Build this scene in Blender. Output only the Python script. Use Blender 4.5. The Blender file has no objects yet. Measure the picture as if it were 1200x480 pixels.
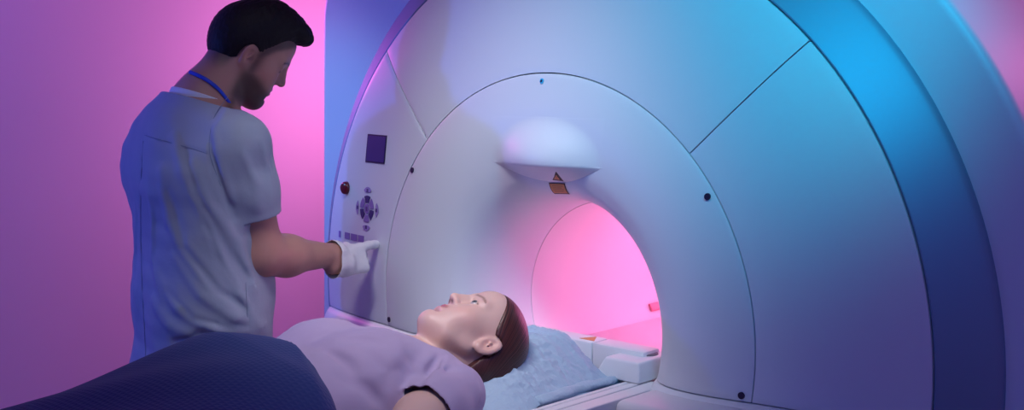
import bpy, bmesh, math
import numpy as np
from mathutils import Vector, Matrix

PI = math.pi
COL = bpy.context.scene.collection
AXZ = 1.07                                    # height of the bore axis in modelling units (rescaled to metres at the end)
FZ = .245                                     # floor level in modelling units

# ------------------------------------------------------------------ helpers
def link(o, parent=None):
    COL.objects.link(o)
    if parent is not None:
        o.parent = parent
        o.matrix_parent_inverse = parent.matrix_world.inverted()
    return o

def empty(name, loc, label, cat, group=None):
    o = bpy.data.objects.new(name, None)
    COL.objects.link(o)
    o.location = loc
    o.empty_display_size = .1
    o['label'] = label
    o['category'] = cat
    if group: o['group'] = group
    bpy.context.view_layer.update()
    return o

def mesh(name, V, F, mat, parent=None, smooth=True, label=None, flat_angle=None):
    me = bpy.data.meshes.new(name)
    me.from_pydata([tuple(map(float, v)) for v in V], [], [tuple(int(i) for i in f) for f in F])
    me.update()
    if mat: me.materials.append(mat)
    if smooth:
        me.polygons.foreach_set('use_smooth', [True] * len(me.polygons))
        if flat_angle is not None:
            me.set_sharp_from_angle(angle=math.radians(flat_angle))
    o = bpy.data.objects.new(name, me)
    link(o, parent)
    if label: o['label'] = label
    return o

def from_bm(name, bm, mat, parent=None, smooth=True, label=None, angle=35):
    bmesh.ops.recalc_face_normals(bm, faces=bm.faces)
    me = bpy.data.meshes.new(name)
    bm.to_mesh(me); bm.free()
    me.materials.append(mat)
    if smooth:
        me.polygons.foreach_set('use_smooth', [True] * len(me.polygons))
        me.set_sharp_from_angle(angle=math.radians(angle))
    o = bpy.data.objects.new(name, me)
    link(o, parent)
    if label: o['label'] = label
    return o

def bm_box(bm, lo, hi, bev=0.0, seg=2, taper=0.0):
    lo = Vector(lo); hi = Vector(hi)
    r = bmesh.ops.create_cube(bm, size=1.0)
    vs = r['verts']
    for v in vs:
        t = taper if v.co.z > 0 else 0.0
        c = (lo + hi) / 2
        s = hi - lo
        v.co = Vector((c.x + v.co.x * (s.x - 2 * t), c.y + v.co.y * (s.y - 2 * t), c.z + v.co.z * s.z))
    if bev > 0:
        es = list({e for v in vs for e in v.link_edges})
        bmesh.ops.bevel(bm, geom=es, offset=bev, segments=seg, profile=.5, affect='EDGES')

def box(name, lo, hi, mat, parent=None, bev=.004, seg=2, taper=0.0, label=None):
    bm = bmesh.new()
    bm_box(bm, lo, hi, bev, seg, taper)
    return from_bm(name, bm, mat, parent, label=label)

def grid_faces(n, m, wrap=False):
    F = []
    for i in range(n - 1):
        for j in range(m if wrap else m - 1):
            a = i * m + j; b = i * m + (j + 1) % m
            F.append((a, b, b + m, a + m))
    return F

def slab(name, P, mat, parent, thick, direction=(0, 1, 0), label=None, edge=.0015):
    """closed plate whose front is the grid P (n,m,3); back is pushed along direction; rim slightly rounded"""
    n, m, _ = P.shape
    d = np.array(direction, float)
    front = P.copy()
    front[0] += d * edge; front[-1] += d * edge
    front[1:-1, 0] += d * edge; front[1:-1, -1] += d * edge
    V = np.concatenate([front.reshape(-1, 3), (P + d * thick).reshape(-1, 3)])
    F = grid_faces(n, m)
    N = n * m
    F += [tuple(N + i for i in reversed(f)) for f in F]
    loop = [j for j in range(m)] + [i * m + m - 1 for i in range(1, n)] + \
           [(n - 1) * m + j for j in range(m - 2, -1, -1)] + [i * m for i in range(n - 2, 0, -1)]
    for k in range(len(loop)):
        a = loop[k]; b = loop[(k + 1) % len(loop)]
        F.append((b, a, a + N, b + N))
    o = mesh(name, V, F, mat, parent, label=label, flat_angle=50)
    bm = bmesh.new(); bm.from_mesh(o.data)
    bmesh.ops.recalc_face_normals(bm, faces=bm.faces)
    bm.to_mesh(o.data); bm.free()
    return o

# ------------------------------------------------------------------ materials
def principled(name, col, rough=.5, metal=0.0, spec=.5, coat=0.0, sheen=0.0, sss=0.0):
    m = bpy.data.materials.new(name)
    m.use_nodes = True
    b = m.node_tree.nodes['Principled BSDF']
    b.inputs['Base Color'].default_value = (*col, 1)
    b.inputs['Roughness'].default_value = rough
    b.inputs['Metallic'].default_value = metal
    b.inputs['Specular IOR Level'].default_value = spec
    b.inputs['Coat Weight'].default_value = coat
    b.inputs['Sheen Weight'].default_value = sheen
    if sss:
        b.inputs['Subsurface Weight'].default_value = sss
        b.inputs['Subsurface Radius'].default_value = (.9, .3, .15)
        b.inputs['Subsurface Scale'].default_value = .012
    return m

def nodes(m):
    return m.node_tree.nodes, m.node_tree.links, m.node_tree.nodes['Principled BSDF']

def add_bump(m, scale, strength, dist=.001, detail=3, stretch=(1, 1, 1)):
    N, L, b = nodes(m)
    tc = N.new('ShaderNodeTexCoord'); mp = N.new('ShaderNodeMapping')
    mp.inputs['Scale'].default_value = stretch
    no = N.new('ShaderNodeTexNoise'); no.inputs['Scale'].default_value = scale
    no.inputs['Detail'].default_value = detail
    bu = N.new('ShaderNodeBump'); bu.inputs['Strength'].default_value = strength
    bu.inputs['Distance'].default_value = dist
    L.new(tc.outputs['Object'], mp.inputs['Vector']); L.new(mp.outputs[0], no.inputs['Vector'])
    L.new(no.outputs[0], bu.inputs['Height']); L.new(bu.outputs[0], b.inputs['Normal'])
    return bu

def vcol(m, name='tint', mixcol=None):
    """base colour = colour attribute"""
    N, L, b = nodes(m)
    a = N.new('ShaderNodeAttribute'); a.attribute_name = name
    L.new(a.outputs['Color'], b.inputs['Base Color'])

M = {}
M['shell'] = principled('gantry_white_shell', (.72, .74, .77), .42)
add_bump(M['shell'], 900, .05, .0004)
M['band'] = principled('gantry_blue_band', (.20, .34, .46), .58, metal=.6)
M['housing'] = principled('housing_white', (.66, .72, .80), .45)
M['dark'] = principled('seam_dark', (.02, .02, .03), .7)
M['liner'] = principled('bore_liner_white', (.80, .76, .78), .45)
M['screen'] = principled('screen_indigo', (.06, .035, .19), .3)
M['bezel'] = principled('screen_bezel', (.02, .015, .06), .4)
M['red'] = principled('emergency_red', (.13, .006, .012), .3, coat=.4)
M['labelred'] = principled('bore_label_red', (.78, .30, .36), .5)  # the label's own pinkish red
M['keydark'] = principled('key_dark_violet', (.05, .035, .16), .45)
M['keymid'] = principled('key_mid_violet', (.26, .17, .45), .45)
M['keypale'] = principled('key_pale_violet', (.36, .27, .55), .45)
M['ink'] = principled('icon_ink', (.09, .05, .20), .5)
M['bolt'] = principled('bolt_dark', (.03, .02, .06), .4, metal=.4)
M['cyan'] = principled('indicator_cyan', (.02, .45, .75), .35)
M['orange'] = principled('warning_orange', (.62, .24, .07), .55)
M['labeltext'] = principled('label_text_brown', (.30, .10, .03), .6)
M['black'] = principled('warning_black', (.03, .012, .01), .55)
M['table'] = principled('table_white', (.72, .73, .76), .4)
M['tabledark'] = principled('table_grey', (.10, .11, .14), .5)
M['tableblue'] = principled('table_side_blue', (.22, .28, .48), .5)
M['pad'] = principled('pad_dark_grey', (.08, .085, .10), .6)
M['wall'] = principled('wall_paint', (.78, .76, .80), .8)
add_bump(M['wall'], 140, .15, .001)
M['floor'] = principled('vinyl_floor', (.35, .35, .40), .4)
add_bump(M['floor'], 60, .1, .001)
M['ceiling'] = principled('ceiling_paint', (.6, .6, .62), .9)

# ------------------------------------------------------------------ room
def structure(o):
    o['kind'] = 'structure'
    return o
XL, XR, YB, YF, ZC = -2.6, 3.2, 2.4, -3.8, 2.9
structure(box('floor', (XL - .1, YF - .1, FZ - .1), (XR + .1, YB + .1, FZ), M['floor'], bev=0))
structure(box('ceiling', (XL - .1, YF - .1, ZC), (XR + .1, YB + .1, ZC + .1), M['ceiling'], bev=0))
structure(box('wall_left', (XL - .1, YF - .1, FZ), (XL, YB + .1, ZC), M['wall'], bev=0))
structure(box('wall_right', (XR, YF - .1, FZ), (XR + .1, YB + .1, ZC), M['wall'], bev=0))
structure(box('wall_back', (XL, YB, FZ), (XR, YB + .1, ZC), M['wall'], bev=0))
structure(box('wall_front', (XL, YF - .1, FZ), (XR, YF, ZC), M['wall'], bev=0))

# ------------------------------------------------------------------ scanner
scanner = empty('mri_scanner', (0, .8, FZ),
                'large white ring-shaped scanner with a round tunnel glowing pink', 'scanner')
_rp = np.array([.236, .245, .2465, .2505, .258, .273, .297, .33, .38, .44, .50, .54, .62, .70, .78, .84, .862, .90])
_yp = np.array([.30, .225, .19, .145, .10, .055, .018, -.004, -.017, -.018, -.009, 0, .012, .026, .043, .060, .067, .08])
_sl = np.gradient(_yp, _rp)
def faceY(r):
    r = np.asarray(r, float)
    i = np.clip(np.searchsorted(_rp, r) - 1, 0, len(_rp) - 2)
    h = _rp[i + 1] - _rp[i]; t = np.clip((r - _rp[i]) / h, 0, 1)
    return (2 * t**3 - 3 * t**2 + 1) * _yp[i] + (t**3 - 2 * t**2 + t) * h * _sl[i] + (-2 * t**3 + 3 * t**2) * _yp[i + 1] + (t**3 - t**2) * h * _sl[i + 1]
def onface(X, z, off=0.0):
    return np.array([X, float(faceY(math.hypot(X, z - AXZ))) - off, z])

SEAM = .972
def mouth(r):
    """the tunnel mouth is a little wider and set lower than the outer rings"""
    w = np.clip((.40 - r) / .15, 0, 1); w = w * w * (3 - 2 * w)
    return .010 * w, -.012 * w, .006 * w
def patch(name, r0, r1, ta, tb, nr, nt, mat, thick=.012, extra=None, label=None, rs=None):
    rr = np.linspace(r0, r1, nr) if rs is None else rs
    P = np.zeros((len(rr), nt, 3))
    for i, r in enumerate(rr):
        a, b = ta(r), tb(r)
        th = np.linspace(a, b, nt)
        mx_, mz_, mr_ = mouth(r)
        P[i, :, 0] = (r + mr_) * np.cos(th) + mx_; P[i, :, 2] = np.maximum(AXZ + mz_ + (r + mr_) * np.sin(th), FZ + .002)
        P[i, :, 1] = faceY(r)
    if extra is not None:
        P[..., 1] += extra(P[..., 0], P[..., 2])
    return slab(name, P, mat, scanner, thick, label=label)
g = .0014
ang = lambda deg, sgn: (lambda r: math.radians(deg) + sgn * g / r)
lowR = lambda r: -math.asin((AXZ + mouth(r)[1] - SEAM) / (r + mouth(r)[2])) + g / r
lowL = lambda r: PI + math.asin((AXZ + mouth(r)[1] - SEAM) / (r + mouth(r)[2])) - g / r
rs_ring = np.concatenate([[.2452, .2462, .2475, .250, .254, .259, .265, .272, .28, .29, .30], np.linspace(.31, .54 - g, 40)])
patch('ring_cover', 0, 0, lowR, lowL, 0, 241, M['shell'], rs=rs_ring)
patch('control_cover', .54 + g, .859, ang(135.5, 1), lowL, 40, 90, M['shell'])
patch('top_cover', .54 + g, .859, ang(44, 1), ang(135.5, -1), 30, 120, M['shell'])
patch('side_cover', .54 + g, .859, lowR, ang(44, -1), 30, 90, M['shell'])
# lower cover: sweeps forward under the seam like a shallow ledge
def ledge(X, z):
    d = np.clip(SEAM - z, 0, 1)
    return -.055 * (1 - np.exp(-d / .05))
low2 = lambda r: -math.asin((AXZ + mouth(r)[1] - SEAM) / (r + mouth(r)[2])) - g / r
low2L = lambda r: -PI + math.asin((AXZ + mouth(r)[1] - SEAM) / (r + mouth(r)[2])) + g / r
patch('lower_cover', .25, .859, low2L, low2, 50, 181, M['shell'], extra=ledge)
# dark carcass behind the seams
def revolve(name, prof, mat, parent, n=180, a0=0, a1=2 * PI, closed=True, label=None, flat=40):
    V = []; 
    full = abs(a1 - a0 - 2 * PI) < 1e-6
    m = n if full else n + 1
    for (r, y) in prof:
        mx_, mz_, mr_ = mouth(r)
        for k in range(m):
            t = a0 + (a1 - a0) * k / n
            V.append(((r + mr_) * math.cos(t) + mx_, y, max(AXZ + mz_ + (r + mr_) * math.sin(t), FZ + .001)))
    F = grid_faces(len(prof), m, wrap=full)
    if closed:
        k = len(prof) - 1
        for j in range(m if full else m - 1):
            F.append((k * m + j, k * m + (j + 1) % m, (j + 1) % m, j))
    o = mesh(name, V, F, mat, parent, label=label, flat_angle=flat)
    bm = bmesh.new(); bm.from_mesh(o.data); bmesh.ops.recalc_face_normals(bm, faces=bm.faces)
    bm.to_mesh(o.data); bm.free()
    return o
bk = [(.257, .235), (.262, .17), (.275, .125), (.30, .07), (.35, .02), (.40, .004), (.46, .004), (.54, .018), (.62, .028), (.70, .042), (.78, .06), (.857, .082), (.857, .148), (.30, .148), (.262, .23)]
revolve('seam_backing', bk, M['dark'], scanner)
band = [(.8612, .076), (.8622, .0705), (.8655, .0702), (.90, .0960), (.935, .1225), (.9475, .1325), (.9540, .1385), (.9572, .1445), (.9575, .1475), (.9575, .1495), (.8612, .1495)]
revolve('rim_band', band, M['band'], scanner, n=240, label='glossy blue outer band')
# housing with rounded front edge, arch on the right, squarer shoulder on the left
def outline(inset):
    pts = []
    xl, zt, rc, R = -1.0, 1.95, .18, 1.085
    rc2 = max(rc - inset, .02)
    pts.append((xl + inset, FZ + inset)); pts.append((xl + inset, zt - rc))
    for k in range(1, 13):
        a = PI - k * PI / 24
        pts.append((xl + rc + rc2 * math.cos(a), zt - rc + rc2 * math.sin(a)))
    Ri = R - inset
    xj = -math.sqrt(Ri * Ri - (zt - inset - AXZ) ** 2)
    a0 = math.atan2(zt - inset - AXZ, xj)
    for k in range(0, 73):
        a = a0 + (0 - a0) * k / 72
        pts.append((Ri * math.cos(a), AXZ + Ri * math.sin(a)))
    pts.append((Ri, FZ + inset))
    out = []
    for i in range(len(pts)):
        a = pts[i]; b = pts[(i + 1) % len(pts)]
        n = 24 if (i < 1 or i >= len(pts) - 2) else (6 if i == 13 else 1)
        for k in range(n): out.append((a[0] + (b[0] - a[0]) * k / n, a[1] + (b[1] - a[1]) * k / n))
    return out
def housing():
    rows = []
    secs = [(.022, .15), (.012, .1515), (.005, .157), (.0, .166), (0, 1.50), (.02, 1.52)]
    n = len(outline(0))
    inner = []
    for (x, z) in outline(0):
        a = math.atan2(z - AXZ, x)
        inner.append((.30 * math.cos(a), AXZ + .30 * math.sin(a)))
    V = [(x, .15, z) for x, z in inner]
    for ins, y in secs: V += [(x, y, z) for x, z in outline(ins)]
    V += [(x, 1.52, z) for x, z in inner]
    F = grid_faces(len(secs) + 2, n, wrap=True)
    k = len(secs) + 1
    for j in range(n): F.append((k * n + j, k * n + (j + 1) % n, (j + 1) % n, j))
    o = mesh('housing', V, F, M['housing'], scanner, flat_angle=40)
    bm = bmesh.new(); bm.from_mesh(o.data); bmesh.ops.recalc_face_normals(bm, faces=bm.faces)
    bm.to_mesh(o.data); bm.free()
housing()
revolve('bore_liner', [(.244, .2225), (.2465, .2215), (.262, .24), (.275, .30), (.275, 1.535), (.25, 1.54), (.245, 1.53)], M['liner'], scanner, label='pink-lit white tunnel lining')
# ---- light hood above the bore
HX, HW, ZR, ZT, ZB = .018, .165, 1.407, 1.515, 1.366
def hoodH(X, z):
    w = max(0.0, 1 - ((X - HX) / HW) ** 2)
    if w <= 0: return 0.0
    A = .050 * w ** 1.9
    if z >= ZR:
        t = (z - ZR) / (ZT - ZR)
        q = w - t * t
        return .050 * q ** 1.9 if q > 0 else 0.0
    t = (ZR - z) / ((ZR - ZB) * w ** 1.2 + 1e-9)
    return A * (1 - t) if t < 1 else 0.0
def face_at(X, z):
    mx_, mz_, mr_ = mouth(math.hypot(X, z - AXZ))
    return float(faceY(math.hypot(X - mx_, z - AXZ - mz_) - mr_))
def onface(X, z, off=0.0):
    return np.array([X, face_at(X, z) - hoodH(X, z) - off, z])
def hood():
    xs = HX + np.concatenate([np.linspace(-HW - .004, -.147, 10), np.linspace(-.14, .14, 60), np.linspace(.147, HW + .004, 10)])
    P = []
    for t in np.linspace(1, 0, 30):                      # top to rim
        row = []
        for X in xs:
            w = max(0.0, 1 - ((X - HX) / HW) ** 2)
            z = ZR + (ZT - ZR) * t
            row.append((X, onface(X, z)[1] + (.0004 if (t == 1 or w == 0) else -.0001), z))
        P.append(row)
    for t in np.linspace(0, 1, 16)[1:]:
        row = []
        for X in xs:
            w = max(0.0, 1 - ((X - HX) / HW) ** 2)
            z = ZR - (ZR - ZB) * t * w ** 1.2
            row.append((X, onface(X, z)[1] + (.0015 if (t == 1 or w == 0) else -.0004), z))
        P.append(row)
    P = np.array(P); n, m, _ = P.shape
    return mesh('light_hood', P.reshape(-1, 3), grid_faces(n, m), M['shell'], scanner, label='rounded white hood above the tunnel mouth', flat_angle=48)
hood()
def decal(name, pts, mat, off=.0008, n=6, thick=.0012, parent=None, label=None):
    """thin quad plate hugging the curved face; pts = 4 (X,z) corners"""
    a, b, c, d = [np.array(p, float) for p in pts]
    P = np.zeros((n, n, 3))
    for i in range(n):
        for j in range(n):
            u, v = i / (n - 1), j / (n - 1)
            q = (a * (1 - v) + b * v) * (1 - u) + (d * (1 - v) + c * v) * u
            P[i, j] = onface(q[0], q[1], off + thick)
    return slab(name, P, mat, parent or scanner, thick, label=label, edge=.0002)
def decal_poly(name, pts, mat, off=.0008, thick=.0015, parent=None, label=None):
    """fan polygon hugging the face"""
    pts = [np.array(p, float) for p in pts]
    c = sum(pts) / len(pts)
    V = [onface(c[0], c[1], off + thick)]
    K = 3; n = len(pts)
    for k in range(1, K + 1):
        for p in pts:
            q = c + (p - c) * k / K
            V.append(onface(q[0], q[1], off + thick))
    for p in pts: V.append(onface(p[0], p[1], off))
    F = [(0, 1 + j, 1 + (j + 1) % n) for j in range(n)]
    for k in range(K):
        for j in range(n):
            a = 1 + k * n + j; b = 1 + k * n + (j + 1) % n
            F.append((a, a + n, b + n, b))
    F.append(tuple(1 + K * n + j for j in reversed(range(n))))
    o = mesh(name, V, F, mat, parent or scanner, smooth=True, label=label, flat_angle=30)
    bm = bmesh.new(); bm.from_mesh(o.data); bmesh.ops.recalc_face_normals(bm, faces=bm.faces)
    bm.to_mesh(o.data); bm.free()
    return o
def ell(cx, cz, rx, rz, n=24, a0=0, a1=2 * PI, ri=None):
    if ri is None:
        return [(cx + rx * math.cos(a0 + (a1 - a0) * k / n), cz + rz * math.sin(a0 + (a1 - a0) * k / n)) for k in range(n)]
    o = [(cx + rx * math.cos(a0 + (a1 - a0) * k / n), cz + rz * math.sin(a0 + (a1 - a0) * k / n)) for k in range(n + 1)]
    i = [(cx + rx * ri * math.cos(a1 + (a0 - a1) * k / n), cz + rz * ri * math.sin(a1 + (a0 - a1) * k / n)) for k in range(n + 1)]
    return o, i
def decal_arc(name, cx, cz, r0, r1, a0, a1, mat, n=10, off=.0008, thick=.002, label=None, parent=None):
    P = np.zeros((4, n, 3))
    for i in range(4):
        r = r0 + (r1 - r0) * i / 3
        for j in range(n):
            a = a0 + (a1 - a0) * j / (n - 1)
            P[i, j] = onface(cx + r * math.cos(a), cz + r * math.sin(a), off + thick)
    return slab(name, P, mat, parent or scanner, thick, label=label, edge=.0004)

# warning label under the hood
wl = decal('warning_label', [(.0020, 1.3645), (.0530, 1.3665), (.0345, 1.3385), (-.0160, 1.3355)], M['black'], off=.0012, label='orange laser warning label with dark border')
_c = np.array([(.0020, 1.3645), (.0530, 1.3665), (.0345, 1.3385), (-.0160, 1.3355)])
def _q(u, v): return tuple((_c[0] * (1 - v) + _c[1] * v) * (1 - u) + (_c[3] * (1 - v) + _c[2] * v) * u)
decal('label_field', [_q(.09, .05), _q(.09, .95), _q(.91, .95), _q(.91, .05)], M['orange'], off=.0024, thick=.0006, parent=wl)
for k in range(4):
    u = .24 + .17 * k
    decal('label_text', [_q(u, .16), _q(u, .84 - .1 * (k % 2)), _q(u + .05, .84 - .1 * (k % 2)), _q(u + .05, .16)], M['labeltext'], off=.0031, thick=.0003, n=3, parent=wl)
wt = decal_poly('warning_triangle', [(.026, 1.3725), (.056, 1.3715), (.066, 1.395)], M['black'], thick=.0012, label='small dark triangular warning mark')
decal_poly('warning_sign', [(.0355, 1.3755), (.0510, 1.3750), (.0570, 1.387)], M['orange'], off=.0021, thick=.0004, parent=wt)
# bolts
for (x, z) in ((.436, 1.363), (-.434, 1.372), (-.521, .990), (.514, .985)):
    decal_poly('bolt', ell(x, z, .0062, .0068, 16), M['bolt'], thick=.003)
bl = decal_poly('indicator_light', ell(-.002, 1.592, .0052, .0058, 16), M['cyan'], thick=.002, label='small cyan-rimmed dot above the tunnel')
decal_poly('lens', ell(-.002, 1.592, .0026, .0030, 12), M['bolt'], off=.0026, thick=.001, parent=bl)
# display
dp = decal('display', [(-.6555, 1.3805), (-.5605, 1.3805), (-.5575, 1.4535), (-.6535, 1.4545)], M['bezel'], n=8, label='dark indigo display screen')
decal('screen', [(-.6515, 1.3845), (-.5640, 1.3845), (-.5615, 1.4495), (-.6500, 1.4505)], M['screen'], n=8, off=.002, thick=.0008, parent=dp)
# emergency button
def knob(name, x, z, r, h, mat, label=None):
    c = onface(x, z)
    V = []; n = 24
    prof = [(r * 1.05, .0), (r * 1.05, h * .45), (r, h * .75), (r * .82, h * .95), (r * .5, h), (.0001, h * 1.02)]
    for rr, hh in prof:
        for k in range(n): V.append((c[0] + rr * math.cos(2 * PI * k / n), c[1] - hh + .003, c[2] + rr * math.sin(2 * PI * k / n)))
    F = grid_faces(len(prof), n, wrap=True)
    o = mesh(name, V, F, mat, scanner, label=label)
    return o
knob('emergency_button', -.752, 1.306, .0165, .016, M['red'], 'round dark red emergency button')
# navigation pad
cx, cz = -.635, 1.260
tones = ['keydark', 'keymid', 'keydark', 'keymid', 'keydark', 'keymid']
for k in range(6):
    a0 = math.radians(60 + 60 * k + 5); a1 = math.radians(60 + 60 * k + 55)
    decal_arc('ring_key', cx, cz, .0165, .0345, a0, a1, M[tones[k]], label='curved %s violet key of the round pad' % ('dark' if k % 2 == 0 else 'mid'))
ck = decal_poly('centre_key', ell(cx, cz, .0120, .0125, 20), M['keymid'])
decal('icon', [(cx - .004, cz - .006), (cx + .004, cz - .006), (cx + .004, cz + .006), (cx - .004, cz + .006)], M['ink'], off=.0024, thick=.0004, n=3, parent=ck)
def petal(px, pz, d):
    """lens-shaped key; d = outward direction"""
    dx, dz = d; tx, tz = -dz, dx
    pts = []
    for t in np.linspace(-1, 1, 9): pts.append((px + tx * t * .0185 + dx * .0095 * (1 - t * t), pz + tz * t * .0185 + dz * .0095 * (1 - t * t)))
    for t in np.linspace(.8, -.8, 8): pts.append((px + tx * t * .0185 - dx * .0050 * (1 - t * t) ** .5, pz + tz * t * .0185 - dz * .0050 * (1 - t * t) ** .5))
    o = decal_poly('direction_key', pts, M['keypale'])
    decal('icon', [(px - .0045 , pz - .0045), (px + .0045, pz - .0045), (px + .0045, pz + .0045), (px - .0045, pz + .0045)], M['ink'], off=.0024, thick=.0004, n=3, parent=o)
for d in ((0, 1), (0, -1), (1, 0), (-1, 0)): petal(cx + d[0] * .0475, cz + d[1] * .0475, d)
for (bx, w) in ((-.781, .006), (-.742, .008), (-.728, .007), (-.706, .009), (-.690, .009), (-.668, .008), (-.654, .008)):
    decal('row_key', [(bx - w, 1.171), (bx + w, 1.171), (bx + w, 1.188), (bx - w, 1.188)], M['keymid'], n=4)
# bore floor bridge, head-end panel
box('bore_bridge', (-.202, .13, .85), (.202, 1.50, .937), M['liner'], scanner, bev=.004)
box('bridge_panel', (-.236, .052, .93), (.0930, .112, 1.015), M['table'], scanner, bev=.005)
box('bridge_panel', (.0955, .052, .93), (.236, .112, 1.015), M['table'], scanner, bev=.005)
bm = bmesh.new()
vs = [bm.verts.new(p) for p in ((.047, .066, 1.0158), (.090, .066, 1.0158), (.066, .104, 1.0158), (.047, .066, 1.0150), (.090, .066, 1.0150), (.066, .104, 1.0150))]
bm.faces.new(vs[:3]); bm.faces.new(vs[5:2:-1])
for i in range(3): bm.faces.new((vs[i], vs[(i + 1) % 3], vs[3 + (i + 1) % 3], vs[3 + i]))
from_bm('position_mark', bm, M['orange'], scanner, smooth=False, label='small orange triangle mark')
# label block on the far tunnel wall
bm = bmesh.new(); bm_box(bm, (-.004, -.026, -.011), (.004, .030, .011), .002)
for v in bm.verts: v.co = Vector((-.2165, .715, .9640)) + Matrix.Rotation(-math.radians(26), 3, 'Y') @ v.co
from_bm('tunnel_label', bm, M['labelred'], scanner, label='small red label block on tunnel wall')

# ------------------------------------------------------------------ patient table
table = empty('patient_table', (0, -1.0, FZ), 'white patient table docked to the scanner, with grooved side rails', 'table')
TZ = .96
box('tabletop', (-.222, -2.35, TZ - .06), (.222, .05, .9250), M['table'], table, bev=.006)
for sx in (-1, 1):
    bm = bmesh.new()
    for (x0, x1, z0) in ((.2225, .2335, TZ), (.2375, .2575, TZ), (.2605, .297, TZ - .001)):
        a, b = (x0, x1) if sx > 0 else (-x1, -x0)
        bm_box(bm, (a, -2.35, TZ - .03), (b, .048, z0), .0016, 1)
    from_bm('side_rail', bm, M['table'], table)
    a, b = (.2225, .290) if sx > 0 else (-.290, -.2225)
    box('rail_groove', (a, -2.34, TZ - .04), (b, .045, TZ - .008), M['tabledark'], table, bev=0)
box('cradle_body', (-.285, -2.34, TZ - .16), (.285, -.12, TZ - .041), M['tableblue'], table, bev=.02, seg=3)
box('column', (-.20, -1.75, FZ + .08), (.20, -.55, TZ - .161), M['table'], table, bev=.03, seg=3)
box('foot', (-.26, -1.9, FZ), (.26, -.40, FZ + .079), M['table'], table, bev=.02, seg=2)
box('dock_cover', (.3005, -.135, .62), (.72, .0, TZ + .003), M['table'], scanner, bev=.018, seg=4, label='rounded white dock cover at the right of the rails')
# connector block
def loft_box(name, base, top, mat, parent, bev, label=None):
    bm = bmesh.new()
    a = [bm.verts.new(p) for p in base]; b = [bm.verts.new(p) for p in top]
    bm.faces.new(a[::-1]); bm.faces.new(b)
    for i in range(4): bm.faces.new((a[i], a[(i + 1) % 4], b[(i + 1) % 4], b[i]))
    bmesh.ops.recalc_face_normals(bm, faces=bm.faces)
    bmesh.ops.bevel(bm, geom=list(bm.edges), offset=bev, segments=3, profile=.5, affect='EDGES')
    return from_bm(name, bm, mat, parent, label=label, angle=60)
blk = loft_box('connector_block', [(.142, -.0, TZ), (.262, -.0, TZ), (.262, .12, TZ), (.142, .12, TZ)],
         [(.170, .004, 1.004), (.260, .004, 1.004), (.260, .12, 1.006), (.172, .12, 1.006)], M['table'], scanner, .005, 'white tapered block beside the tunnel mouth')
bm = bmesh.new()
r = bmesh.ops.create_cone(bm, cap_ends=True, segments=24, radius1=.026, radius2=.024, depth=.003)
for v in bm.verts: v.co = Vector((.225 + v.co.x * .9, .083 + v.co.y * .9, 1.0062 + v.co.z))
from_bm('finger_recess', bm, M['tabledark'], blk, label='grey oval finger recess')

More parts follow.
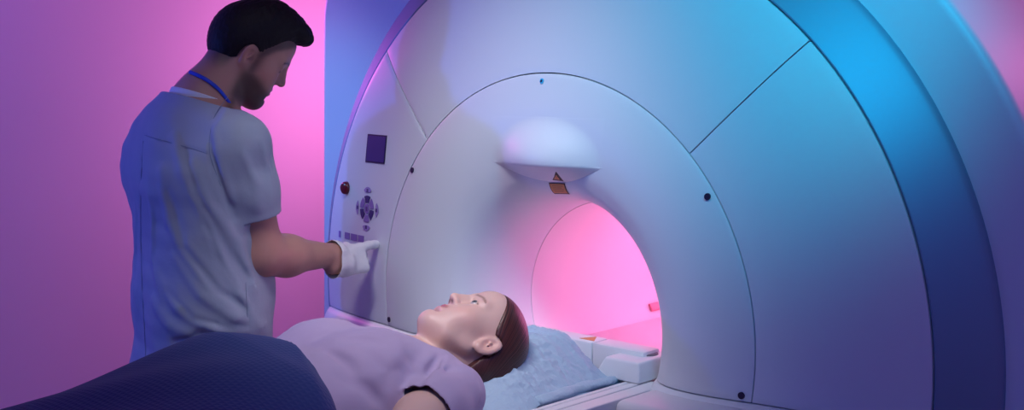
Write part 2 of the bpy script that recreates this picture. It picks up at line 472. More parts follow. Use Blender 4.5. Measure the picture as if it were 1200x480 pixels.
# ================================================================== figure modelling (signed distance fields)
class Field:
    def __init__(s, xs, ys, zs):
        s.ax = [np.asarray(a, float) for a in (xs, ys, zs)]
        s.F = np.full([len(a) for a in s.ax], .05, np.float32); s.rs = 1.0
    def window(s, lo, hi):
        sl = []
        for a, l, h in zip(s.ax, lo, hi):
            i = np.searchsorted(a, l); j = np.searchsorted(a, h, side='right')
            if j <= i: return None
            sl.append(slice(i, j))
        X, Y, Z = np.meshgrid(s.ax[0][sl[0]], s.ax[1][sl[1]], s.ax[2][sl[2]], indexing='ij', sparse=True)
        return tuple(sl), X, Y, Z
    def apply(s, lo, hi, fn, k, op='add', pad=None):
        pad = (k + .03) if pad is None else pad
        w = s.window(np.array(lo) - pad, np.array(hi) + pad)
        if w is None: return
        sl, X, Y, Z = w
        d = fn(X, Y, Z).astype(np.float32)
        A = s.F[sl]
        if op == 'add':
            h = np.maximum(k - np.abs(A - d), 0) / k if k > 0 else 0
            s.F[sl] = np.minimum(A, d) - h * h * k * .25
        elif op == 'sub':
            h = np.maximum(k - np.abs(A + d), 0) / k if k > 0 else 0
            s.F[sl] = np.maximum(A, -d) + h * h * k * .25
        elif op == 'and':
            s.F[sl] = np.maximum(A, d)
        elif op == 'off':
            s.F[sl] = A + d
    def capsule(s, a, b, ra, rb=None, k=.02, op='add'):
        rb = ra if rb is None else rb; ra *= s.rs; rb *= s.rs
        a = np.array(a, float); b = np.array(b, float); r = max(ra, rb)
        def fn(X, Y, Z):
            px, py, pz = X - a[0], Y - a[1], Z - a[2]; ba = b - a
            h = np.clip((px * ba[0] + py * ba[1] + pz * ba[2]) / max(ba @ ba, 1e-9), 0, 1)
            return np.sqrt((px - ba[0] * h) ** 2 + (py - ba[1] * h) ** 2 + (pz - ba[2] * h) ** 2) - (ra + (rb - ra) * h)
        s.apply(np.minimum(a, b) - r, np.maximum(a, b) + r, fn, k, op)
    def chain(s, pts, k=.02):
        for (a, ra), (b, rb) in zip(pts[:-1], pts[1:]): s.capsule(a, b, ra, rb, k)
    def ellipsoid(s, c, r, R=None, k=.02, op='add'):
        c = np.array(c, float); r = np.array(r, float); m = r.max()
        def fn(X, Y, Z):
            p = [X - c[0], Y - c[1], Z - c[2]]
            if R is not None: p = [p[0] * R[0, i] + p[1] * R[1, i] + p[2] * R[2, i] for i in range(3)]
            k0 = np.sqrt(sum((p[i] / r[i]) ** 2 for i in range(3)) + 1e-12)
            k1 = np.sqrt(sum((p[i] / r[i] ** 2) ** 2 for i in range(3)) + 1e-9)
            return k0 * (k0 - 1) / k1
        s.apply(c - m, c + m, fn, k, op)
    def fold(s, pts, amp, w):
        """a raised (amp>0) or sunken crease along a polyline"""
        pts = [np.array(p, float) for p in pts]
        lo = np.min(pts, 0) - 3 * w; hi = np.max(pts, 0) + 3 * w
        win = s.window(lo, hi)
        if win is None: return
        sl, X, Y, Z = win
        best = None; n = len(pts) - 1
        for i, (a, b) in enumerate(zip(pts[:-1], pts[1:])):
            px, py, pz = X - a[0], Y - a[1], Z - a[2]; ba = b - a
            h = np.clip((px * ba[0] + py * ba[1] + pz * ba[2]) / max(ba @ ba, 1e-9), 0, 1)
            d2 = (px - ba[0] * h) ** 2 + (py - ba[1] * h) ** 2 + (pz - ba[2] * h) ** 2
            t = (i + h) / n
            v = np.exp(-d2 / w ** 2) * np.sin(PI * np.clip(t * .86 + .07, 0, 1)) ** .6
            best = v if best is None else np.maximum(best, v)
        s.F[sl] -= (amp * best).astype(np.float32)
    def noise(s, amp, scale, seed=0, stretch=(1, 1, 1)):
        rng = np.random.RandomState(seed)
        X, Y, Z = np.meshgrid(*s.ax, indexing='ij', sparse=True)
        acc = 0
        for o in range(7):
            v = rng.normal(size=3); v = v / np.linalg.norm(v) * scale * (1 + .5 * rng.rand()) * np.array(stretch)
            acc = acc + np.sin(v[0] * X + v[1] * Y + v[2] * Z + rng.rand() * 6.28)
        s.F += (amp * acc / 2.6).astype(np.float32)
    def sample(s, P):
        P = np.atleast_2d(P); ix = []; fr = []
        for d in range(3):
            a = s.ax[d]; i = np.clip(np.searchsorted(a, P[:, d]) - 1, 0, len(a) - 2)
            ix.append(i); fr.append(np.clip((P[:, d] - a[i]) / (a[i + 1] - a[i]), 0, 1))
        out = 0
        for c in range(8):
            b = [(c >> d) & 1 for d in range(3)]
            w = 1
            for d in range(3): w = w * (fr[d] if b[d] else 1 - fr[d])
            out = out + w * s.F[ix[0] + b[0], ix[1] + b[1], ix[2] + b[2]]
        return out
    def hit(s, px, py, D0=1.5, D1=3.6):
        t = np.arange(D0, D1, .002)
        P = CAMC[None] + t[:, None] * camray(px, py)[None]
        f = s.sample(P)
        ins = [(P[:, d] > s.ax[d][0]) & (P[:, d] < s.ax[d][-1]) for d in range(3)]
        ok = ins[0] & ins[1] & ins[2] & (f < 0)
        i = int(np.argmax(ok)) if ok.any() else None
        return None if i is None else P[i]
    def surf(s):
        F = s.F; ax = s.ax
        ins = F < 0
        n = [k - 1 for k in F.shape]
        cnt = np.zeros(n, np.int8)
        for c in range(8):
            b = [(c >> d) & 1 for d in range(3)]
            cnt += ins[b[0]:b[0] + n[0], b[1]:b[1] + n[1], b[2]:b[2] + n[2]]
        act = (cnt > 0) & (cnt < 8)
        I = np.argwhere(act)
        idx = -np.ones(n, np.int64); idx[act] = np.arange(len(I))
        S = np.zeros((len(I), 3)); W = np.zeros(len(I))
        for d in range(3):
            o1, o2 = [e for e in range(3) if e != d]
            for u in (0, 1):
                for v in (0, 1):
                    A = I.copy(); A[:, o1] += u; A[:, o2] += v
                    B = A.copy(); B[:, d] += 1
                    fa = F[A[:, 0], A[:, 1], A[:, 2]].astype(float); fb = F[B[:, 0], B[:, 1], B[:, 2]].astype(float)
                    m = (fa < 0) != (fb < 0)
                    t = np.where(m, fa / np.where(m, fa - fb, 1), 0)
                    p = np.stack([ax[e][A[:, e]] for e in range(3)], 1)
                    p[:, d] = ax[d][A[:, d]] + t * (ax[d][B[:, d]] - ax[d][A[:, d]])
                    S[m] += p[m]; W[m] += 1
        V = S / W[:, None]
        Q = []
        for d in range(3):
            o1, o2 = [(1, 2), (2, 0), (0, 1)][d]
            a = [slice(None)] * 3; b = [slice(None)] * 3
            a[d] = slice(0, -1); b[d] = slice(1, None)
            m = ins[tuple(a)] != ins[tuple(b)]
            E = np.argwhere(m)
            E = E[(E[:, o1] > 0) & (E[:, o2] > 0) & (E[:, o1] < n[o1]) & (E[:, o2] < n[o2])]
            flip = ins[E[:, 0], E[:, 1], E[:, 2]]
            def cell(u, v):
                G = E.copy(); G[:, o1] -= u; G[:, o2] -= v
                return idx[G[:, 0], G[:, 1], G[:, 2]]
            q = np.stack([cell(1, 1), cell(0, 1), cell(0, 0), cell(1, 0)], 1)
            q[~flip] = q[~flip][:, ::-1]
            Q.append(q)
        Q = np.concatenate(Q)
        return V, Q[(Q >= 0).all(1)]

def lap(V, Q, it=2, lam=.5):
    for _ in range(it):
        S = np.zeros_like(V); W = np.zeros(len(V))
        for a, b in ((0, 1), (1, 2), (2, 3), (3, 0)):
            np.add.at(S, Q[:, a], V[Q[:, b]]); np.add.at(W, Q[:, a], 1)
            np.add.at(S, Q[:, b], V[Q[:, a]]); np.add.at(W, Q[:, b], 1)
        V = V + lam * (S / np.maximum(W, 1)[:, None] - V)
    return V

CAMC = np.array([1.7397, -1.9565, 1.5821]); _cy, _sy = math.cos(math.radians(43.21)), math.sin(math.radians(43.21))
def camray(px, py):
    u = (px - 600) / 1375; v = -(py - 100) / 1375
    return np.array([u * _cy - _sy, u * _sy + _cy, v])
def at(px, py, D): return CAMC + D * camray(px, py)
def atx(px, py, X):
    r = camray(px, py); return CAMC + (X - CAMC[0]) / r[0] * r

def axis(parts):
    out = []
    for a, b, h in parts: out.append(np.arange(a, b, h))
    return np.concatenate(out + [[parts[-1][1]]])

def np_mesh(name, V, Q, mat, parent, col=None, label=None, keep=None, snap=None, thick=None):
    """V,Q -> object; keep: per-vertex function >0 keeps; snap: border vertices moved on the cut"""
    V = V.copy()
    if keep is not None:
        gv = keep(V)
        kq = (gv[Q] > 0).any(1)
        # snap outside vertices of straddling quads to the cut along the numeric gradient
        Qk = Q[kq]; out = np.unique(Qk[gv[Qk] <= 0])
        if len(out):
            P = V[out]; e = 1e-4
            G = np.stack([(keep(P + e * np.eye(3)[d]) - keep(P - e * np.eye(3)[d])) / (2 * e) for d in range(3)], 1)
            g2 = np.maximum((G ** 2).sum(1), 1e-6)
            V[out] = P - (gv[out] / g2)[:, None] * G
        Q = Qk
    used = np.unique(Q); mp = -np.ones(len(V), int); mp[used] = np.arange(len(used))
    V = V[used]; Q = mp[Q]
    me = bpy.data.meshes.new(name)
    me.vertices.add(len(V)); me.vertices.foreach_set('co', V.astype(np.float32).ravel())
    me.loops.add(len(Q) * 4); me.loops.foreach_set('vertex_index', Q.astype(np.int32).ravel())
    me.polygons.add(len(Q)); me.polygons.foreach_set('loop_start', (np.arange(len(Q)) * 4).astype(np.int32))
    me.update(calc_edges=True); me.validate()
    me.polygons.foreach_set('use_smooth', [True] * len(me.polygons))
    me.materials.append(mat)
    if col is not None:
        c = col(V); a = me.color_attributes.new('tint', 'FLOAT_COLOR', 'POINT')
        a.data.foreach_set('color', np.concatenate([c, np.ones((len(c), 1))], 1).astype(np.float32).ravel())
    o = bpy.data.objects.new(name, me); link(o, parent)
    if label: o['label'] = label
    if thick:
        md = o.modifiers.new('thickness', 'SOLIDIFY'); md.thickness = thick; md.offset = -1
    return o

class Head:
    """local frame: x = where the face points, z = crown, y = left ear; origin between the ears"""
    def __init__(s, ear, side, x, z, scale=1.0, female=False, ear_size=1.0):
        s.es = ear_size
        x = np.array(x, float); x /= np.linalg.norm(x)
        z = np.array(z, float); z -= x * (x @ z); z /= np.linalg.norm(z)
        y = np.cross(z, x)
        s.R = np.stack([x, y, z], 1); s.s = scale; s.female = female
        s.o = np.array(ear, float) - s.R @ np.array([0, side * .078 * scale, 0])   # side 0: the point is the head centre
    def w(s, p): return s.o + s.R @ (np.array(p, float) * s.s)
    def loc(s, V): return ((V - s.o) @ s.R) / s.s
    def E(s, f, c, r, k=.02, op='add', rot=None):
        R = s.R if rot is None else s.R @ np.array(rot.to_matrix())
        f.ellipsoid(s.w(c), np.array(r) * s.s, R, k * s.s, op)
    def Cc(s, f, a, b, ra, rb=None, k=.02, op='add'):
        f.capsule(s.w(a), s.w(b), ra * s.s, (ra if rb is None else rb) * s.s, k * s.s, op)
    def build(s, f):
        from mathutils import Euler
        fm = s.female
        s.E(f, (-.004, 0, .045), (.096, .075, .088), k=.02)
        if not fm: s.E(f, (-.030, 0, .025), (.080, .070, .080), k=.03)
        s.E(f, (.030, 0, .020), (.066, .062, .088), k=.03)
        s.E(f, (.050, 0, .070), (.046, .055, .040), k=.03)                       # forehead
        jw = .047 if fm else .053
        s.E(f, (.040, 0, -.045), (.050, jw, .052), k=.03)
        for y in (-1, 1):
            s.Cc(f, (.008, y * (jw + .001), -.040), (.050, y * .034, -.078), .016, .016, k=.025)
            s.Cc(f, (.050, y * .034, -.078), (.082, y * .012, -.092), .016, .016, k=.025)
            s.E(f, (.060, y * .040, -.014), (.026, .022, .024), k=.035)           # cheekbone
            s.E(f, (.070, y * .028, -.045), (.024, .022, .028), k=.025)           # cheek
        s.E(f, (.081, 0, -.092), (.017, .019, .016), k=.035)                       # chin
        s.E(f, (.060, 0, -.070), (.034, .036, .034), k=.03)
        s.E(f, (.086, 0, -.052), (.016, .026, .022), k=.02)                       # muzzle
        for y in (-1, 1):
            s.Cc(f, (.092, y * .010, .036), (.080, y * .045, .036), .009 if not fm else .007, .008, k=.02)
            s.E(f, (.103, y * .033, .014), (.014, .019, .0115), k=.012, op='sub')  # socket
            s.E(f, (.0835 - (.0012 if fm else 0), y * .033, .015), (.0125, .0145, .0115), k=.003)         # eyeball and lids
            s.Cc(f, (.0945, y * .022, .0215), (.0905, y * .044, .0215), .0030, .0026, k=.005)  # upper lid
            s.Cc(f, (.0935, y * .024, .0075), (.0890, y * .043, .0085), .0024, .0022, k=.005)  # lower lid
        nx = .0 if fm else .003
        s.Cc(f, (.0925 + nx, 0, .036), (.1135 + nx, 0, -.010), .0088, .0092, k=.012)     # nose
        s.E(f, (.094, 0, -.004), (.019, .0125, .028), k=.010)
        s.E(f, (.1145 + nx, 0, -.016), (.0110, .0100, .0095), k=.008)
        for y in (-1, 1):
            s.E(f, (.104, y * .0125, -.019), (.0105, .0070, .0078), k=.006)
            s.E(f, (.1085, y * .0060, -.0265), (.0045, .0028, .0030), k=.003, op='sub')
        s.Cc(f, (.0975, -.019, -.0465), (.0975, .019, -.0465), .0042, .0042, k=.006)
        s.E(f, (.1025, 0, -.0450), (.0062, .017, .0052), k=.004)                   # upper lip
        s.E(f, (.1010, 0, -.0575), (.0072, .0185, .0066), k=.004)                  # lower lip
        s.Cc(f, (.1065, -.022, -.0510), (.1065, .022, -.0510), .0022, .0022, k=.003, op='sub')
        s.E(f, (.100, 0, -.0720), (.006, .018, .005), k=.012, op='sub')
        for y in (-1, 1):                                                          # ears
            rot = Euler((y * math.radians(-8), math.radians(-14), y * math.radians(-20)), 'XYZ')
            Re = s.R @ np.array(rot.to_matrix())
            c = s.w((-.006, y * .077, -.002))
            f.ellipsoid(c, np.array((.0175, .0060, .0300)) * s.s * s.es, Re, .006 * s.s)
            f.ellipsoid(c + Re @ np.array((.003, y * .0065, .002)) * s.s, np.array((.0108, .0066, .0195)) * s.s * s.es, Re, .003 * s.s, 'sub')
            f.ellipsoid(c + Re @ np.array((.0035, y * .003, .003)) * s.s, np.array((.0030, .0030, .0100)) * s.s, Re @ np.array(Euler((0, .5, 0)).to_matrix()), .003 * s.s)
            f.ellipsoid(c + Re @ np.array((.004, y * .002, -.024)) * s.s, np.array((.0085, .0048, .0085)) * s.s, Re, .006 * s.s)
    def tint(s, V, base, lip, brow, brow_amt, beard=None, iris=(.10, .12, .13), fade=None, closed=False):
        L = s.loc(V); n = len(V); x, y, z = L[:, 0], np.abs(L[:, 1]), L[:, 2]
        c = np.tile(np.array(base, float), (n, 1))
        inhead = (np.linalg.norm(L, axis=1) < .2)
        def mixc(mask, colr):
            nonlocal c
            m = np.clip(mask, 0, 1)[:, None] * inhead[:, None]
            c = c * (1 - m) + np.array(colr, float) * m
        # cheeks, nose, ears slightly redder
        g = lambda cx, cy, cz, r: np.exp(-((x - cx) ** 2 + (y - cy) ** 2 + (z - cz) ** 2) / r ** 2)
        mixc(.35 * g(.07, .045, -.02, .028) + .3 * g(.115, 0, -.015, .014) + .4 * g(-.005, .08, 0, .03), np.array(base) * np.array((1.05, .72, .68)))
        if beard is not None:
            low = 1 / (1 + np.exp((z - (-.030 - .35 * np.clip(x - .03, 0, 1)))/.005))
            side = 1 / (1 + np.exp((z - .030) / .006)) * np.exp(-((x - .022) / .016) ** 2)
            mous = np.exp(-((z + .036) / .007) ** 2) * (x > .085) * (y < .034)
            notneck = 1 / (1 + np.exp(-(z + 1.1 * x * 0 + .118) / .006)) * 1 / (1 + np.exp(-(x - .004) / .006))
            m = np.maximum(np.maximum(low * notneck, side * .75), mous * .9)
            lipm = np.exp(-(((z + .052) / .008) ** 2 + (y / .022) ** 4)) * (x > .092)
            mixc(m * (1 - .8 * lipm) * .93, beard)
        if fade is not None:
            hx = np.interp(z, [-.075, -.03, .0, .012, .03, .05, .08, .10], [-.05, -.035, -.022, .020, .038, .052, .085, .12])
            m = 1 / (1 + np.exp((x - hx) / .004)) * 1 / (1 + np.exp(-(z - (-.060)) / .010))
            notear = 1 - np.exp(-(((x + .008) / .026) ** 4 + ((z + .002) / .040) ** 4)) * (y > .070)
            mixc(m * .9 * notear, fade)
        mixc(np.exp(-(((z + .0510) / .0105) ** 4 + (y / (.0255 - .9 * np.clip(np.abs(z + .051) - .004, 0, 1))) ** 4)) * (x > .086) * .85, lip)
        bz = .0375 + .10 * np.clip(y - .02, 0, .02) - .35 * np.clip(y - .038, 0, 1)
        mixc(np.exp(-((z - bz) / .0032) ** 2) * (y > .012) * (y < .055) * (x > .06) * brow_amt, brow)
        # painted shade in nostrils and lip line, then eyes
        mixc(np.exp(-(((x - .110) / .006) ** 2 + ((y - .0065) / .0042) ** 2 + ((z + .0262) / .0030) ** 2)) * 1.2, np.array(brow) * .6)  # shade of the nostril holes painted into the skin colour
        mixc(np.exp(-((z + .0512) / .0016) ** 2) * (y < .026) * (x > .085) * .7, np.array(lip) * .35)  # shade between the lips painted as a dark line
        er = ((y - .033) / .0138) ** 2 + ((z - .0150) / .0066) ** 2
        ey = (er < 1) & (x > .080)
        if closed:      # lowered lids: only the dark lash line
            mixc(np.exp(-((z - .0085) / .0022) ** 2) * (np.abs(y - .033) < .014) * (x > .078) * .85, brow)
            return c
        if s.female:    # the eyeballs are meshes of their own
            mixc(np.exp(-((z - .0212 + 26 * (y - .033) ** 2) / .0016) ** 2) * (np.abs(y - .033) < .0135) * (x > .082) * .9, np.array(brow) * .5)
            return c
        mixc(ey * 1.0, (.42, .37, .36))
        rim = (er >= .9) & (er < 1.6) & (x > .080)
        mixc(rim * .65, np.array(brow) * .6)
        ir = ((y - .0325) ** 2 + (z - .0155) ** 2) / .0064 ** 2
        mixc((ir < 1) * ey * 1.0, iris)
        mixc((ir < .22) * ey * 1.0, (.01, .01, .01))
        return c

# ================================================================== cloth and skin materials
M['skin_m'] = principled('man_skin', (.4, .22, .16), .5, sss=.08); vcol(M['skin_m'])
M['skin_w'] = principled('woman_skin', (.7, .5, .42), .45, sss=.10); vcol(M['skin_w'])
M['hair_m'] = principled('dark_brown_hair', (.009, .006, .007), .6, spec=.25)
add_bump(M['hair_m'], 90, .8, .004, 4, (1, 1, .35))
M['hair_w'] = principled('auburn_hair', (.085, .022, .016), .38, spec=.5)
def strands(m, freq, amt, dark, light):
    N, L, b = nodes(m)
    at_ = N.new('ShaderNodeAttribute'); at_.attribute_name = 'strand'
    tc = N.new('ShaderNodeTexCoord'); no = N.new('ShaderNodeTexNoise'); no.inputs['Scale'].default_value = 14
    L.new(tc.outputs['Object'], no.inputs['Vector'])
    ad = N.new('ShaderNodeMath'); ad.operation = 'MULTIPLY_ADD'; ad.inputs[1].default_value = .12
    L.new(no.outputs[0], ad.inputs[0]); L.new(at_.outputs['Fac'], ad.inputs[2])
    n2 = N.new('ShaderNodeTexNoise'); n2.noise_dimensions = '1D'; n2.inputs['Scale'].default_value = freq; n2.inputs['Detail'].default_value = 4
    L.new(ad.outputs[0], n2.inputs['W'])
    rp = N.new('ShaderNodeValToRGB'); rp.color_ramp.elements[0].position = .35; rp.color_ramp.elements[1].position = .68
    rp.color_ramp.elements[0].color = (*dark, 1); rp.color_ramp.elements[1].color = (*light, 1)
    L.new(n2.outputs[0], rp.inputs[0]); L.new(rp.outputs[0], b.inputs['Base Color'])
    bu = N.new('ShaderNodeBump'); bu.inputs['Strength'].default_value = amt; bu.inputs['Distance'].default_value = .002
    L.new(n2.outputs[0], bu.inputs['Height']); L.new(bu.outputs[0], b.inputs['Normal'])
strands(M['hair_w'], 22, .5, (.026, .007, .007), (.115, .030, .022))
M['scrub'] = principled('grey_blue_scrub_cloth', (.31, .37, .45), .85, sheen=.15)
add_bump(M['scrub'], 45, .28, .004, 3)
M['trouser'] = principled('trouser_cloth', (.30, .36, .44), .85)
M['tee'] = principled('lilac_jersey', (.42, .34, .50), .9, sheen=.2)
add_bump(M['tee'], 35, .25, .004, 3)
M['undershirt'] = principled('white_jersey', (.75, .78, .82), .9)
M['lanyard'] = principled('blue_lanyard', (.01, .05, .55), .5)
M['glove'] = principled('white_latex', (.78, .76, .76), .5)
add_bump(M['glove'], 160, .5, .0015, 3)
M['shoe'] = principled('shoe_white', (.6, .6, .62), .5)
M['stitch'] = principled('stitch_dark', (.20, .25, .34), .9)

def Rz_frame(f):
    f = np.array(f, float); f /= np.linalg.norm(f)
    return f, np.array([f[1], -f[0]])

# ================================================================== man in scrubs
FW, RT = Rz_frame((.25, .97))
MP = np.array([-.7176, -.4232])
GR = 1.07
def zmap(z): return 1.582 + (z - 1.582) * GR if z >= .9 else FZ + (z - FZ) * .927
def B(a, b, z):
    q = MP + (FW * a + RT * b) * GR
    return np.array([q[0], q[1], zmap(z)])
man = empty('person', (MP[0], MP[1], FZ), 'standing bearded man in grey-blue scrubs and white glove, pressing the control panel', 'person')
# head orientation from camera right / up / forward components
cr = np.array([_cy, _sy, 0]); cu = np.array([0, 0, 1.0]); cf = np.array([-_sy, _cy, 0])
hm = Head((-.6825, -.3178, 1.6569), 0, (.3518, .7615, -.5444), (.3327, .4419, .8331), .91, ear_size=1.12)
S_R = at(280, 170, 2.655); E_R = at(311, 297, 2.70); W_R = at(392, 298, 2.885)
TIP = at(446, 285, 3.03)
S_L = B(-.01, -.170, 1.445); E_L = B(.0, -.205, 1.15); W_L = B(.05, -.18, .91)

HS = .95
def hand_prims(f, wrist, grow, k=.008, R=None):
    """right hand: palm, four unequal fingers with knuckle bends and a thumb. R columns: finger dir, across (towards the thumb), back of the hand"""
    def p(u, v, w): return wrist + R @ (np.array([u, v, w]) * HS)
    g = grow
    class _S:
        def capsule(_, a, b, ra, rb, k): f0.capsule(a, b, (ra - g) * HS + g, (rb - g) * HS + g, k)
    f0 = f; f = _S()
    f.capsule(p(-.03, 0, 0), p(.01, 0, 0), .026 + g, .026 + g, .01)
    for v in (-.026, -.009, .009, .026):
        f.capsule(p(.012, v * .75, 0), p(.082, v, .002), .0135 + g, .0115 + g, .012)
    f.capsule(p(.02, .022, -.006), p(.055, .028, -.010), .016 + g, .013 + g, .012)      # thumb pad
    # index finger, stretched
    f.capsule(p(.080, .026, .002), p(.118, .028, .004), .0098 + g, .0092 + g, k)
    f.capsule(p(.118, .028, .004), p(.144, .027, .001), .0090 + g, .0084 + g, k * .6)
    f.capsule(p(.144, .027, .001), p(.164, .026, -.003), .0082 + g, .0072 + g, k * .6)
    for i, (v, L, c) in enumerate(((.009, 1.05, 1), (-.009, .98, 1), (-.026, .80, 1))):
        a = p(.082, v, .002); b = p(.082 + .030 * L, v, -.020 * L); c_ = p(.082 + .018 * L, v, -.046 * L); d = p(.082 - .004 * L, v, -.044 * L)
        f.capsule(a, b, .0100 + g, .0092 + g, k * .6); f.capsule(b, c_, .0090 + g, .0082 + g, k * .5); f.capsule(c_, d, .0080 + g, .0072 + g, k * .5)
    a = p(.028, .030, -.008); b = p(.060, .040, -.022); c_ = p(.086, .032, -.034)
    f.capsule(a, b, .0125 + g, .0105 + g, k); f.capsule(b, c_, .0100 + g, .0082 + g, k * .5)

hx = TIP - W_R
hdir = hx / np.linalg.norm(hx)
# the thumb side is up and towards the body, the back of the hand faces the camera side
back = -cf * .80 + cr * .55 + cu * .25
back -= hdir * (back @ hdir); back /= np.linalg.norm(back)
across = np.cross(back, hdir)
if across[2] < 0: across = -across
hlen = np.linalg.norm(hx)
RH = np.stack([hdir, across, back], 1)
tip_l = np.array([.171, .026, -.003])
RH_w = W_R + hdir * (hlen - .171 * HS) - across * .026 * HS          # wrist origin so that the index ends on the panel

def man_body():
    f = Field(axis([(-1.10, -.84, .006), (-.84, -.50, .0033), (-.50, -.30, .006)]),
              axis([(-.78, -.50, .006), (-.50, -.15, .0033), (-.15, .04, .0055)]),
              axis([(.22, .95, .012), (.95, 1.48, .007), (1.48, 1.86, .003)]))
    f.rs = GR
    # trunk
    for b in (-.075, 0, .075):
        f.chain([(B(.01, b, 1.36), .105), (B(.01, b, 1.10), .095), (B(0, b, .95), .108)], k=.06)
    f.capsule(B(-.015, -.085, 1.42), B(-.01, .08, 1.42), .10, .10, .05)
    f.capsule(B(-.035, -.03, 1.46), B(-.035, .03, 1.46), .085, .085, .06)
    f.capsule(B(.02, 0, 1.46), S_R, .072, .052, .04); f.capsule(B(.02, 0, 1.46), S_L, .072, .052, .04)
    f.rs = 1.0; hm.build(f); f.rs = GR
    # neck
    f.capsule(hm.w((-.030, 0, -.02)), B(.0, .012, 1.54), .052, .059, .018)
    f.capsule(B(.0, .012, 1.54), B(.0, 0, 1.45), .066, .09, .05)
    f.rs = 1.0
    # arms
    mid = (S_R + E_R) / 2
    f.chain([(S_R, .050), (mid, .046), (E_R, .041)], k=.025)
    fm = E_R + (W_R - E_R) * .30 + np.array([0, 0, -.004])
    f.chain([(E_R, .041), (fm, .0445), (W_R - hdir * .01, .0275)], k=.03)
    f.ellipsoid(E_R + (E_R - W_R) / np.linalg.norm(E_R - W_R) * .006 - cu * .006, (.034, .034, .034), None, .03)
    f.chain([(W_R - hdir * .01, .0275), (RH_w, .024)], k=.01)
    hand_prims(f, RH_w, -.0025, R=RH)
    f.chain([(S_L, .050), ((S_L + E_L) / 2, .046), (E_L, .040)], k=.025)
    f.chain([(E_L, .041), ((E_L * .7 + W_L * .3), .043), (W_L, .027)], k=.03)
    d = (W_L - E_L) / np.linalg.norm(W_L - E_L); bk = np.array([0, 0, 1.0]); bk -= d * (bk @ d); bk /= np.linalg.norm(bk)
    hand_prims(f, W_L, 0, R=np.stack([d, np.cross(bk, d) * 1, bk], 1))
    # legs
    f.rs = GR
    for s in (-1, 1):
        f.chain([(B(0, s * .085, .92), .092), (B(.02, s * .09, .65), .056), (B(.0, s * .09, .60), .052), (B(-.02, s * .095, .48), .052), (B(-.03, s * .10, FZ + .08), .032)], k=.04)
        f.chain([(B(-.04, s * .10, FZ + .045), .030), (B(.06, s * .115, FZ + .04), .031), (B(.13, s * .125, FZ + .03), .023)], k=.03)
    return f
fman = man_body()
V, Q = fman.surf(); V = lap(V, Q, 1, .4)
skin_man = lambda V: hm.tint(V, (.48, .25, .19), (.34, .13, .12), (.03, .016, .014), .9, beard=(.040, .021, .018), fade=(.055, .034, .034), closed=True)
np_mesh('body', V, Q, M['skin_m'], man, col=skin_man)
# hair
def head_hair(h, mat, parent, male):
    r = .155 * h.s
    f = Field(*[np.arange(h.o[d] + (-.16 - .0) * h.s, h.o[d] + .20 * h.s, .0028) for d in range(3)])
    if male:
        h.E(f, (-.014, 0, .050), (.106, .081, .094), k=.02)
        h.E(f, (-.032, 0, .025), (.092, .077, .088), k=.02)
        h.E(f, (.005, 0, .100), (.080, .066, .070), k=.03)
        h.E(f, (.055, .002, .130), (.052, .052, .032), k=.025)
        h.E(f, (.097, .002, .122), (.030, .040, .024), k=.02)
        h.E(f, (-.045, 0, .00), (.050, .066, .060), k=.03)
    else:
        h.E(f, (-.010, 0, .045), (.099, .083, .094), k=.02)
        h.E(f, (.030, 0, .075), (.064, .068, .050), k=.03)
        h.E(f, (-.050, 0, -.030), (.056, .068, .075), k=.04)
        h.E(f, (-.060, 0, -.085), (.036, .055, .045), k=.03)
        h.E(f, (-.088, 0, .02), (.030, .055, .045), k=.03)
    X, Y, Z = np.meshgrid(*f.ax, indexing='ij')
    L = h.loc(np.stack([X.ravel(), Y.ravel(), Z.ravel()], 1)); 
    x, y, z = [L[:, i].reshape(f.F.shape) for i in range(3)]
    if male:
        zz = [-.075, -.035, .010, .030, .045, .062, .085, .100, .115]; xx = [-.055, -.040, -.010, .030, .044, .052, .070, .115, .16]
        cut = np.maximum((x - np.interp(z, zz, xx)) * .75, -(z + .050 - .55 * np.clip(x + .09, 0, 1) * 0))
        tuft = .0012 * np.sin(x * 190 + 3 * np.sin(y * 90)) * np.sin(y * 170 + z * 60) * np.clip((z - .08) / .04, 0, 1)
        tuft = tuft + .0008 * np.sin(x * 420 + y * 300) * np.sin(z * 380 + y * 200)
        f.F = np.maximum(f.F + tuft, cut * h.s).astype(np.float32)
    else:
        zz = [-.14, -.05, -.030, -.012, .014, .030, .050, .070, .090, .105, .12]; xx = [-.045, -.036, -.030, -.026, -.006, .022, .040, .055, .072, .090, .12]
        cut = (x - np.interp(z, zz, xx)) * .75
        cut = np.maximum(cut, -(z + .125))
        # combed strands running from the hairline back behind the ear
        st = .0016 * np.sin((z * .8 - x * .55 + .35 * y) * 520 + 2 * np.sin(x * 40)) + .0012 * np.sin((z - x * .4) * 900 + y * 80)
        f.F = np.maximum(f.F + 0 * st, cut * h.s).astype(np.float32)
    ear = 1 - (((x + .006) / .024) ** 2 + ((z + .004) / .036) ** 2)      # leave the ears free
    f.F = np.maximum(f.F, np.where(np.abs(y) > .060, ear * .02, -1)).astype(np.float32)
    V, Q = f.surf(); V = lap(V, Q, 1, .5)
    o = np_mesh('hair', V, Q, mat, parent)
    Lv = h.loc(V)
    st = np.arctan2(Lv[:, 2] + .10, Lv[:, 0] + .13) * 3.0 + .6 * np.abs(Lv[:, 1]) if not male else Lv[:, 1] * 6 + Lv[:, 2] * 3
    a = o.data.attributes.new('strand', 'FLOAT', 'POINT'); a.data.foreach_set('value', st.astype(np.float32))
    return o
head_hair(hm, M['hair_m'], man, True)

